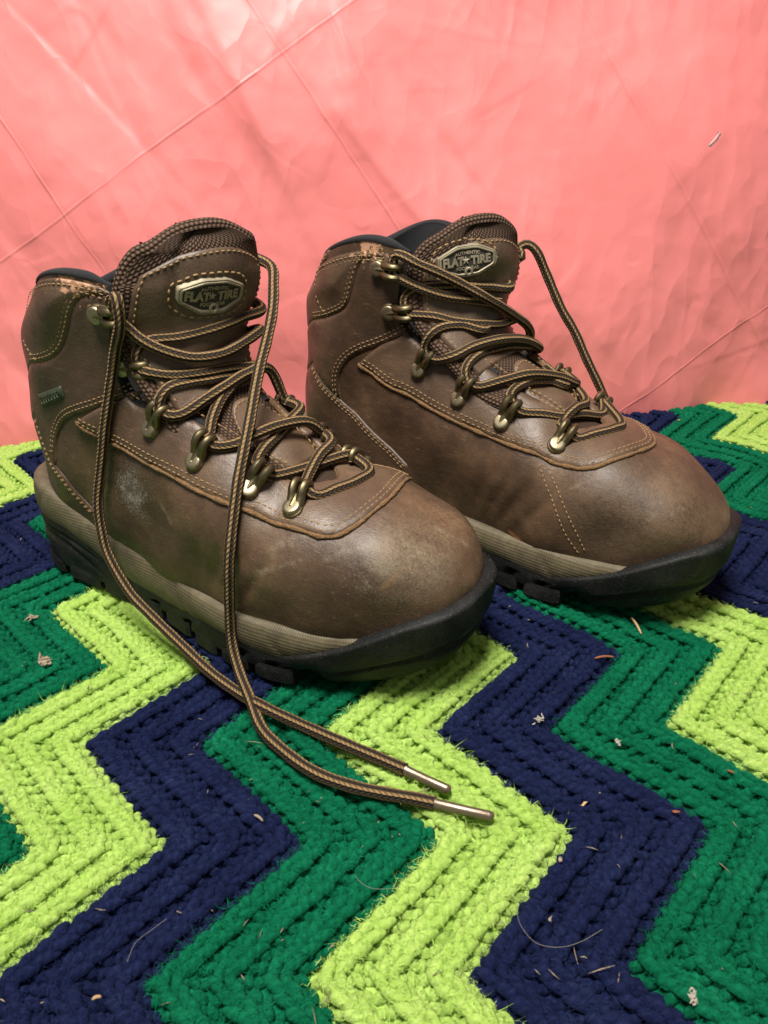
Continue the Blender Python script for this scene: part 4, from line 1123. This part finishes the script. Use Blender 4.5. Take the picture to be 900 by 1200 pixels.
# ---------------------------------------------------------------- lettering and badge
def text_mesh(txt, width, height, bold=.02, extrude=.0005):
    cu = bpy.data.curves.new("lettering_curve", 'FONT'); cu.body = txt; cu.size = 1.0; cu.align_x = 'CENTER'; cu.align_y = 'CENTER'
    cu.offset = bold; cu.resolution_u = 4
    o = bpy.data.objects.new("lettering_curve", cu); COL.objects.link(o)
    bpy.context.view_layer.update()
    me = bpy.data.meshes.new_from_object(o.evaluated_get(bpy.context.evaluated_depsgraph_get()))
    V = np.array([v.co[:] for v in me.vertices]); F = [list(p.vertices) for p in me.polygons]
    bpy.data.objects.remove(o); bpy.data.curves.remove(cu); bpy.data.meshes.remove(me)
    lo, hi = V.min(0), V.max(0); V = (V-(lo+hi)/2)/(hi-lo+1e-9)*[width, height, 0]
    # extrude: front faces raised, walls from boundary edges
    n = len(V); cnt = {}
    for f in F:
        for a, c in zip(f, f[1:]+f[:1]): cnt[(a, c)] = 1
    bd = [(a, c) for a, c in cnt if (c, a) not in cnt]
    V2 = np.vstack([V+[0, 0, extrude], V]); F2 = F+[[a, a+n, c+n, c][::-1] for a, c in bd]
    return V2, F2
def rounded_poly(P, r, k=5):
    P = np.array(P, float); out = []
    for i in range(len(P)):
        a, p, c = P[i-1], P[i], P[(i+1) % len(P)]; d0, d1 = norm(a-p), norm(c-p)
        for t in np.linspace(0, 1, k): out.append((1-t)**2*(p+d0*r)+2*t*(1-t)*p+t*t*(p+d1*r))
    return np.array(out)
def build_badge(b, fac, cpx, tilt=0.0, scale=1.0):
    loc, n, t, d = hit(b, *cpx, tree=b.ttree)
    Z = norm(n); Yv = np.array([0, 1.0, 0]); X = norm(Yv-Z*(Yv@Z)); Yu = np.cross(Z, X)
    X, Yu = X*math.cos(tilt)+Yu*math.sin(tilt), -X*math.sin(tilt)+Yu*math.cos(tilt)
    o = loc+Z*.0020
    def place(V):
        V = np.asarray(V, float)*scale; out = []
        for v in V:
            p_ = o+X*v[0]+Yu*v[1]; l2, n2, i2, ds = b.ttree.find_nearest(Vector(p_)); n2 = np.array(n2); n2 = n2 if n2@Z > 0 else -n2
            back = (np.array(l2)-p_)@Z      # follow the curve of the tongue in depth only
            out.append(p_+Z*(back+.0026+v[2]))
        return np.array(out)
    hexo = rounded_poly([(-.0235, -.0048), (-.0235, .0048), (-.0085, .0118), (.0085, .0118), (.0235, .0048), (.0235, -.0048), (.0085, -.0118), (-.0085, -.0118)][::-1], .0024)
    n_ = len(hexo)
    def rings(spec):
        V = np.vstack([np.hstack([hexo*[sx, sy], np.full((n_, 1), z)]) for sx, sy, z in spec]); return V, grid_faces(len(spec), n_, True)
    V, F = rings([(1.0, 1.0, -.003), (1.0, 1.0, .0006), (.985, .97, .0010), (.965, .93, .0010), (.955, .91, .0004)])
    V2, F2 = rings([(.955, .91, .0003), (.950, .90, .0009), (.935, .875, .0014), (.895, .80, .0014), (.875, .765, .0009), (.87, .76, .0001)])
    V3, F3 = rings([(.89, .79, .0002), (.45, .4, .0002), (.001, .001, .0002)])
    badge = mesh_obj("badge", place(V3), F3, MAT['plate'], fac)
    tag(badge, "dark oval metal badge with raised lettering")
    mb = MB(); mb.add(place(V), F); mb.add(place(V2), F2)
    # ring at the bottom of the rim
    th = np.linspace(0, 2*np.pi, 17)[:-1]; rr = []
    for r_, z in ((.0034, .0003), (.0034, .0014), (.0030, .0019), (.0018, .0019), (.0014, .0013), (.0013, .0002)):
        rr.append(np.stack([r_*np.cos(th)+.0006, r_*np.sin(th)-.0078, np.full(16, z)], 1))
    mb.add(place(np.vstack(rr)), grid_faces(6, 16, True))
    # star between the two words
    st = [(.0001, 0)]+[((.0034 if i % 2 == 0 else .0014)*math.sin(i*math.pi/5), (.0034 if i % 2 == 0 else .0014)*math.cos(i*math.pi/5)) for i in range(10)]
    SV_ = np.array([(x-.0014, y+.0006, .0011 if i else .0016) for i, (x, y) in enumerate(st)]); SV_ = np.vstack([SV_, SV_[1:]-[0, 0, .001]])
    mb.add(place(SV_), [[0, 1+i, 1+(i+1) % 10] for i in range(10)]+[[1+i, 11+i, 11+(i+1) % 10, 1+(i+1) % 10] for i in range(10)])
    for txt, w, hgt, x, y, bold in (("FLAT", .0165, .0066, -.0112, .0004, .045), ("TIRE", .0160, .0066, .0104, .0004, .045),
                                    ("AUTHENTIC", .0200, .0024, 0, .0064, .03), ("FOOTWEAR", .0180, .0024, 0, -.0052, .03)):
        V, F = text_mesh(txt, w, hgt, bold, .0008); V = V+[x, y, .0003]
        if txt in ("AUTHENTIC",): V[:, 1] -= (V[:, 0]/.010)**2*.0010
        if txt == "FLAT": V[:, 1] *= 1+.10*np.clip(-(V[:, 0]+.004)/.014, 0, 1)
        mb.add(place(V), F)
    mb.build("lettering", MAT['pewter'], badge, smooth=False)
    # oval of stitching round the badge
    a = np.linspace(0, 2*np.pi, 160); mbs = MB(); P = []; NN = []
    for t in a:
        r_ = (abs(math.cos(t))**2.6+abs(math.sin(t))**2.6)**(-1/2.6)
        p = o+X*.0284*r_*math.cos(t)*scale+Yu*.0158*r_*math.sin(t)*scale
        l2, n2, i2, ds = b.ttree.find_nearest(Vector(p)); n2 = np.array(n2); n2 = n2 if n2@Z > 0 else -n2
        P.append(np.array(l2)+n2*.0016); NN.append(n2)
    simple_stitches(mbs, np.array(P), np.array(NN), .0041, .0030, .00055); mbs.build("stitching", MAT['thread'], fac)

def build_laces(b, paths, aglets=()):
    mb = MB()
    for p in paths:
        k = len(p); V, F, UV = tube(p, LR*(1+.03*np.sin(np.arange(k)*.9)), 14); UV[:, 0] += random.uniform(0, .01); mb.add(V, F, UV)
    o = mb.build("shoelace", MAT['lace'], b.root)
    for p, L in aglets:
        d = norm(p[-1]-p[-4]); a = p[-1]-d*.001
        pts = np.stack([a+d*t for t in (0, .001, .003, L*.5, L-.0012, L-.0002, L)]); pts[:, 2] -= np.linspace(0, .0012, 7)
        V, F, UV = tube(pts, [.0024, .0024, .0022, .0021, .0021, .0019, .0013], 14); mesh_obj("aglet", V, F, MAT['aglet'], o)
    return o

# ================================================================= near boot (right foot, outer side seen)
def leathers(pfx, scuffs, scratch_and_shade=()):
    return dict(vamp=mat_leather(pfx+"_vamp_leather", *LC, scuffs=scuffs, scratch_and_shade=scratch_and_shade),
                eyestay=mat_leather(pfx+"_eyestay_leather", (.056, .0315, .0180), (.102, .0615, .0355), (.165, .106, .063)),
                ankle=mat_leather(pfx+"_ankle_leather", (.040, .0225, .0125), (.074, .0430, .0245), (.116, .071, .041), scuffs=scuffs[-1:]),
                collar=mat_leather(pfx+"_collar_leather", (.057, .0330, .0188), (.105, .0640, .0370), (.162, .105, .063), scuffs=scuffs[-1:]))

nb = Boot(NEAR_POSE, -1, "hiking_boot", .18)
tag(nb.root, "brown leather hiking boot nearest the camera, its loose lace ends trailing on the blanket", "boot", "pair of hiking boots")
def P3(b, px, py): return tuple(b.pos(*b.px_uv(px, py)))
n_scuff = [(P3(nb, 155, 575), .030, (.45, .42, .37), .55, 'speck'), (P3(nb, 488, 645), .026, (.30, .245, .15), .55, 'soft'),
           (P3(nb, 450, 670), .036, (.30, .25, .17), .32, 'speck'), (P3(nb, 530, 610), .030, (.30, .185, .095), .45, 'soft'),
           (P3(nb, 330, 640), .035, (.155, .100, .058), .45, 'soft'), (P3(nb, 205, 660), .040, (.125, .072, .036), .40, 'soft'),
           (P3(nb, 420, 600), .030, (.20, .125, .07), .40, 'soft'),
           (P3(nb, 88, 319), .019, (.50, .27, .16), .95, 'peel')]
PALE, CREASE_SHADE = (.34, .27, .19), (.022, .013, .008)  # pale for scratches; the dark tone paints the shade in leather creases
def SX(b, p, q, w, c, a): return (P3(b, *p), P3(b, *q), w, c, a)
lea = leathers("near", n_scuff, [SX(nb, (300, 671), (352, 657), .0024, PALE, .42), (SX(nb, (318, 645), (356, 630), .0034, PALE, .30)), SX(nb, (212, 656), (266, 602), .0013, CREASE_SHADE, .7),
    SX(nb, (505, 617), (548, 640), .0024, PALE, .30), SX(nb, (380, 655), (425, 640), .0022, PALE, .25), SX(nb, (185, 585), (200, 612), .0020, PALE, .3), SX(nb, (446, 690), (470, 668), .0020, (.28, .15, .065), .4)])
NT_ = dict(eyestay=[(90, 494), (115, 510), (141, 523), (185, 549), (225, 571), (269, 591), (306, 606), (343, 619), (372, 629)], front=[(388, 630), (404, 625), (429, 608), (460, 581), (480, 562)],
           ankle=[(176, 452), (148, 465), (112, 479), (82, 490), (69, 509), (66, 540)],
           heel=[(43, 487), (50, 508), (60, 535), (75, 557), (93, 579), (112, 599)],
           collar=[(38, 426), (58, 422), (74, 409), (82, 385), (86, 365), (95, 349), (118, 337), (131, 331)],
           collar_back=[(50, 335), (38, 360), (34, 385), (40, 410), (52, 424)])
build_upper(nb, NT_, lea)
tg, fac = build_tongue(nb, lea, .020, .0010, .91, .32)
build_collider(nb)
build_sole(nb)
build_badge(nb, fac, (247, 343), R(4), .77)
build_hooks(nb, [(118, 367), (146, 428), (181, 503), (232, 542), (292, 575), (345, 600)], [(152, 366), (178, 426), (199, 478), (252, 516), (314, 550), (365, 573)])
tagp = np.array([nb.px_uv(*p) for p in ((47, 461), (74, 451), (78, 466), (54, 477))])
tg_o = nb.panel("fabric_tag", np.vstack([np.linspace(tagp[i], tagp[(i+1) % 4], 6)[:-1] for i in range(4)]), .0012, MAT['tag'], base=.0014, ds=.003, edge_mat=MAT['tag'])
tag(tg_o, "small dark green fabric tag on the ankle")
mbt = MB()
for k in range(7):
    f = .14+.72*k/6; hgt = .25+.1*(k % 3)
    q0 = (tagp[0]*(1-f)+tagp[1]*f); q1 = (tagp[3]*(1-f)+tagp[2]*f)
    A_, B_ = nb.pos(*(q0*(1-.28)+q1*.28), .0028), nb.pos(*(q0*(.28)+q1*.72), .0028)
    V, F, UV = tube(np.stack([A_, (A_+B_)/2, B_]), .00035, 5); mbt.add(V, F, UV)
mbt.build("lettering", MAT['taglet'], tg_o)

def N_(i): return ('N', i)
def F_(i): return ('F', i)
near_paths = [
 [N_(5), (372, 581), (394, 573), (417, 564), (433, 551), F_(5)],
 [N_(5), (357, 567), (363, 554), (374, 534, .004), (388, 518, .003), F_(4)],
 [N_(4), (316, 558), (339, 554), (367, 545), (398, 535), F_(5)],
 [N_(4), (300, 543), (308, 527), (324, 511), (338, 495), (352, 478), F_(3)],
 [N_(3), (255, 523), (277, 520, .003), (299, 509, .004), (328, 498, .005), (359, 494, .004), F_(4)],
 [N_(3), (245, 509), (249, 490), (259, 468), (272, 452), (290, 440), F_(2)],
 [N_(2), (202, 487), (218, 483), (240, 468, .003), (262, 454, .003), (288, 438, .003), (315, 432), F_(3)],
 [N_(2), (188, 465), (200, 453), (225, 447), (255, 442), (290, 432), F_(1)],
 [N_(1), (172, 436), (203, 440), (240, 436, .003), (277, 430, .004), (310, 430, .004), F_(2)],
 [N_(1), (160, 415), (174, 400), (214, 395), (255, 384), (284, 372), (306, 360), F_(0)],
 [N_(0), (150, 385), (167, 399, .003), (192, 411, .004), (225, 419, .005), (258, 415, .005), (284, 402, .005), (304, 386, .004), F_(1)],
]
paths = [lace_path(nb, p) for p in near_paths]
# loose end over the outer side of the boot down to the blanket
endA = [N_(0), (133, 346, .0060), (141, 356, .0085), (141, 376, .0075), (135, 410, .004), (130, 450, .003), (124, 487, .003), (121, 523, .003), (117, 560, .003), (115, 597, .004), (121, 630, .008), (130, 660, .012)]
ptsA = lace_path(nb, endA, smooth=1, n_per=.004)
def wp(px, py, z): return ('P', *nb.to_local(ground_at(px, py, z)))
endA2 = [('P', *p) for p in ptsA[::4]]+[wp(152, 694, .024), wp(178, 722, .017), wp(213, 756, .010), wp(247, 788, .0055), wp(280, 812, .0040), wp(310, 829, .0080), wp(350, 848, .0038), wp(400, 870, .0036), wp(445, 889, .0034), wp(475, 902, .0034)]
paths.append(lace_path(nb, endA2)); pa = paths[-1]
endB = [F_(0), ('P', .112, .036, .196), (309, 306, .010), (318, 324, .012), (321, 350, .012), (314, 392, .010), (304, 432, .009), (297, 468, .009), (290, 509, .009), (282, 545, .008), (277, 580, .004), (272, 618, .003), (269, 655, .003), (268, 698, .003)]
ptsB = lace_path(nb, endB, smooth=2, n_per=.004)
endB2 = [('P', *p) for p in ptsB[::4]]+[wp(271, 745, .024), wp(280, 785, .010), wp(293, 818, .0075), wp(308, 855, .0040), wp(335, 882, .0036), wp(370, 906, .0036), wp(410, 921, .0036), wp(450, 930, .0034), wp(480, 935, .0034), wp(509, 941, .0034)]
paths.append(lace_path(nb, endB2)); pb = paths[-1]
build_laces(nb, paths, [(pa, .0225), (pb, .0255)])

# ================================================================= far boot (left foot, inner side seen)
fb = Boot(FAR_POSE, 1, "hiking_boot")
tag(fb.root, "brown leather hiking boot on the right, farther back, with stitched seam down its toe side", "boot", "pair of hiking boots")
f_scuff = [(P3(fb, 745, 590), .045, (.170, .115, .072), .55, 'soft'), (P3(fb, 815, 605), .035, (.20, .125, .062), .45, 'soft'),
           (P3(fb, 605, 632), .008, (.45, .19, .07), .9, 'speck'), (P3(fb, 680, 570), .030, (.135, .088, .052), .40, 'soft'), (P3(fb, 432, 281), .019, (.50, .27, .16), .95, 'peel')]
leaf = leathers("far", f_scuff, [SX(fb, (700, 585), (738, 560), .0012, CREASE_SHADE, .6), SX(fb, (668, 572), (700, 560), .0020, PALE, .25), SX(fb, (596, 622), (616, 638), .0014, (.45, .19, .07), .9), SX(fb, (760, 610), (800, 596), .0026, PALE, .22)])
FT_ = dict(eyestay=[(420, 426), (442, 442), (471, 459), (504, 478), (533, 493), (570, 510), (607, 525), (636, 536), (660, 546), (678, 550)], front=[(692, 549), (707, 545), (740, 533), (766, 521)],
           ankle=[(482, 388), (453, 402), (423, 413), (405, 426), (398, 443), (399, 466)],
           heel=[(368, 424), (376, 443), (399, 468), (423, 490), (453, 520), (478, 545)],
           collar=[(368, 375), (387, 371), (405, 362), (412, 347), (418, 322), (425, 305), (442, 296), (458, 287)],
           collar_back=[(392, 292), (380, 312), (374, 335), (378, 355), (386, 367)],
           toe_seam=[[(631, 540), (648, 588), (664, 628), (681, 652)], [(641, 543), (655, 577), (670, 613), (688, 651)]])
build_upper(fb, FT_, leaf)
tgf, facf = build_tongue(fb, leaf, .006, -.009, .84, .46)
build_collider(fb)
build_sole(fb)
build_badge(fb, facf, (547, 305), R(3), .74)
build_hooks(fb, [(446, 314), (458, 364), (492, 433), (539, 468), (589, 496), (651, 524)], [(478, 318), (486, 362), (506, 412), (556, 444), (608, 472), (670, 499)])
far_paths = [
 [N_(5), (676, 514), (696, 509), (718, 503), (728, 496), F_(5)],
 [N_(5), (658, 499), (663, 488), (674, 478, .004), (686, 469, .003), F_(4)],
 [N_(4), (612, 483), (636, 485), (659, 488), (681, 485), (705, 486), F_(5)],
 [N_(4), (597, 464), (605, 454), (622, 447), (643, 446, .0), (662, 450), F_(3)],
 [N_(3), (562, 453), (588, 446, .003), (621, 438, .005), (654, 441, .004), (675, 449), F_(4)],
 [N_(3), (545, 434), (553, 421), (570, 411), (596, 405), (621, 404), F_(2)],
 [N_(2), (514, 421), (533, 417), (555, 406, .003), (585, 398, .005), (614, 398, .005), (632, 408, .004), F_(3)],
 [N_(2), (498, 405), (505, 391), (519, 383), (540, 381), (570, 384), F_(1)],
 [N_(1), (482, 369), (508, 371), (533, 377), (563, 380), (586, 380), (603, 373), F_(2)],
 [N_(1), (474, 350), (482, 340), (500, 335), (533, 334), (570, 336), (597, 334), F_(0)],
 [N_(0), (468, 326), (493, 338, .002), (522, 347, .003), (555, 351, .003), (585, 354), F_(1)],
 [N_(0), (462, 300, .005), (472, 300, .006), (489, 309, .006), (515, 320, .006), (541, 333, .007), (570, 349, .007), (599, 367, .007), (620, 385, .006), ('P', .150, .047, .118), ('P', .160, .058, .098), ('P', .165, .068, .06)],
]
pf = [lace_path(fb, p) for p in far_paths]
# loop that stands off the far side and drops behind the boot
def fpl(px, py, yl):
    o, d = fb.lray(px, py); t = (yl-o[1])/d[1]; p = o+d*t; return ('P', *p)
pf.append(lace_path(fb, [F_(0), fpl(607, 303, .040), fpl(608, 291, .043), fpl(618, 286, .047), fpl(629, 295, .050), fpl(640, 320, .055), fpl(657, 360, .060), fpl(673, 388, .064), fpl(687, 420, .067), fpl(700, 447, .070), fpl(710, 470, .072), fpl(716, 486, .074), fpl(718, 510, .078)]))
build_laces(fb, pf)

# ================================================================= lint, straws and crumbs on the blanket
M_LINT = mat_simple("pale_lint", (.40, .32, .23), .95, nscale=900, var=.4, bump=.8, bd=.001)
M_WHITE = mat_simple("white_fluff", (.40, .37, .31), .95, nscale=900, var=.3)
M_STRAW = mat_simple("dry_straw", (.50, .33, .16), .75, nscale=700, var=.4)
M_RED = mat_simple("reddish_fibre", (.28, .095, .04), .8, nscale=700, var=.4)
def top_z(x, y): return float(blanket_z(np.array(x), np.array(y)))+.0016
def clump(name, px, py, size, mat, label, cat, seed):
    rr = np.random.default_rng(seed); w = ground_at(px, py, .001); o = np.array([w[0], w[1], top_z(w[0], w[1])])
    mb = MB()
    for q in range(16):
        a = rr.normal(0, 1, 3)*[1, .45, .25]*size*.35; a[2] = abs(a[2]); d = norm(rr.normal(0, 1, 3)*[1, 1, .4])
        pts = [a-d*size*.35, a+rr.normal(0, .12, 3)*size, a+d*size*.35]; pts = catmull(pts, 9); pts[:, 2] = np.maximum(pts[:, 2], -.0003)
        V, F, U = tube(pts, size*.11*np.sin(np.linspace(.25, 2.9, 9)), 6); mb.add(V, F, U)
    ob = mb.build(name, mat); ob.location = o; ob.rotation_euler = (0, 0, rr.uniform(0, 3)); tag(ob, label, cat)
def straw(name, p0, p1, rad, mat, label, cat, flat=.45, lift=.0006):
    a, b_ = ground_at(*p0, .001), ground_at(*p1, .001); a[2] = top_z(a[0], a[1])+lift; b_[2] = top_z(b_[0], b_[1])+lift*.4
    m = (a+b_)/2; m[2] += .0008; pts = catmull([a, m, b_], 12)
    V, F, U = tube(pts, rad*np.interp(np.linspace(0, 1, 12), [0, .15, .85, 1], [.5, 1, 1, .35]), 6)
    c = pts[0].copy(); V = V-c; ob = mesh_obj(name, V, F, mat, uv=U); ob.location = c; tag(ob, label, cat)
def flake(px, py, size, mat, label, seed):
    rr = np.random.default_rng(seed); g = ground_at(px, py, .001); g[2] = top_z(g[0], g[1])+.0006
    k = 8; a = np.sort(rr.uniform(0, 2*np.pi, k)); r = size*.5*rr.uniform(.45, 1.1, k)
    P = np.stack([r*np.cos(a)*1.5, r*np.sin(a)*.8, rr.normal(0, .12, k)*size], 1)
    V = np.vstack([P, P-[0, 0, .00025], [[0, 0, .0003]], [[0, 0, -.0003]]])
    F = [[2*k, i, (i+1) % k] for i in range(k)]+[[2*k+1, k+(i+1) % k, k+i] for i in range(k)]+[[i, k+i, k+(i+1) % k, (i+1) % k] for i in range(k)]
    ob = mesh_obj("leaf_flake", V, F, mat, smooth=False); ob.location = g; ob.rotation_euler = (rr.uniform(-.3, .3), rr.uniform(-.3, .3), rr.uniform(0, 6)); tag(ob, label, "flake")
clump("lint_clump", 51, 777, .0075, M_LINT, "fuzzy beige lint clump on the green stripe at the far left", "lint", 1)
clump("lint_clump", 36, 721, .0045, M_LINT, "small beige lint clump on the green stripe above the larger clump", "lint", 2)
clump("lint_clump", 631, 843, .0036, M_WHITE, "pale lint tuft where the navy and green stripes meet", "lint", 3)
clump("lint_clump", 724, 866, .0030, M_WHITE, "tiny white crumb beside the right boot on the green stripe", "lint", 4)
clump("lint_clump", 812, 1168, .0034, M_WHITE, "pale tuft on the navy stripe at the bottom right edge", "lint", 5)
straw("straw", (740, 724), (752, 741), .00075, M_STRAW, "thin dry straw below the toe of the right boot", "straw")
straw("fibre", (697, 770), (720, 767), .0007, M_RED, "reddish brown fibre lying across the navy stripe point", "fibre")
flake(684, 941, .0026, M_STRAW, "tan flake on the navy stripe right of the lace tips", 31)
flake(657, 1007, .0026, M_LINT, "pale flake at the lime and navy edge below the lace tips", 32)
flake(645, 1077, .0026, M_LINT, "beige flake on the navy stripe near the curved hair", 33)
straw("straw", (108, 1172), (119, 1168), .0006, M_STRAW, "short bent straw on navy at the bottom left", "straw")
flake(792, 952, .0024, M_RED, "rusty flake at the right point of the navy stripe", 34)
flake(856, 903, .0024, M_RED, "small rusty flake on the green stripe at the right edge", 35)
flake(795, 493, .0026, M_STRAW, "tan flake on the green stripe by the pink sheet", 36)
straw("straw", (298, 955), (308, 961), .0006, M_LINT, "two pale bits of straw on the navy stripe left of centre", "straw")
# the long curled hair on the navy stripe and a few more stray hairs
def hair(pts, label):
    P = []
    for (x, y) in pts:
        g = ground_at(x, y, .001); g[2] = top_z(g[0], g[1])+.0016; P.append(g)
    P = catmull(P, 60); c = P[0].copy(); V, F, U = tube(P-c, .00007, 4); ob = mesh_obj("hair", V, F, M_WHITE, uv=U); ob.location = c; tag(ob, label, "hair")
hair([(604, 1060), (610, 1085), (628, 1107), (655, 1113), (680, 1107), (705, 1093)], "long fine hair curled on the navy stripe")
hair([(416, 1028), (424, 1037), (440, 1043), (470, 1040)], "fine pale hair at the edge of green and lime")
hair([(150, 1130), (160, 1108), (180, 1092), (196, 1080)], "pale hair on the navy stripe at lower left")
hair([(118, 672), (130, 682), (142, 695)], "fine hair by the heel of the left boot")
# specks too small to pick apart
mb = MB(); rr = np.random.default_rng(21)
for q in range(110):
    px, py = rr.uniform(0, 900), rr.uniform(520, 1195); g = ground_at(px, py, .001)
    if under_boot(np.array([g[0]]), np.array([g[1]]))[0]: continue
    g[2] = top_z(g[0], g[1])+rr.uniform(-.0012, .0008); d = norm(np.array([*rr.normal(0, 1, 2), rr.normal(0, .25)])); L_ = rr.gamma(2, .0006)
    V, F, U = tube(np.stack([g-d*L_, g+rr.normal(0, .0002, 3), g+d*L_]), [.00010, rr.uniform(.00018, .00042), .00008], 4); mb.add(V, F, U)
o = mb.build("lint_specks", M_LINT); tag(o, "tiny pale specks of lint scattered over the blanket", "lint", kind="stuff")
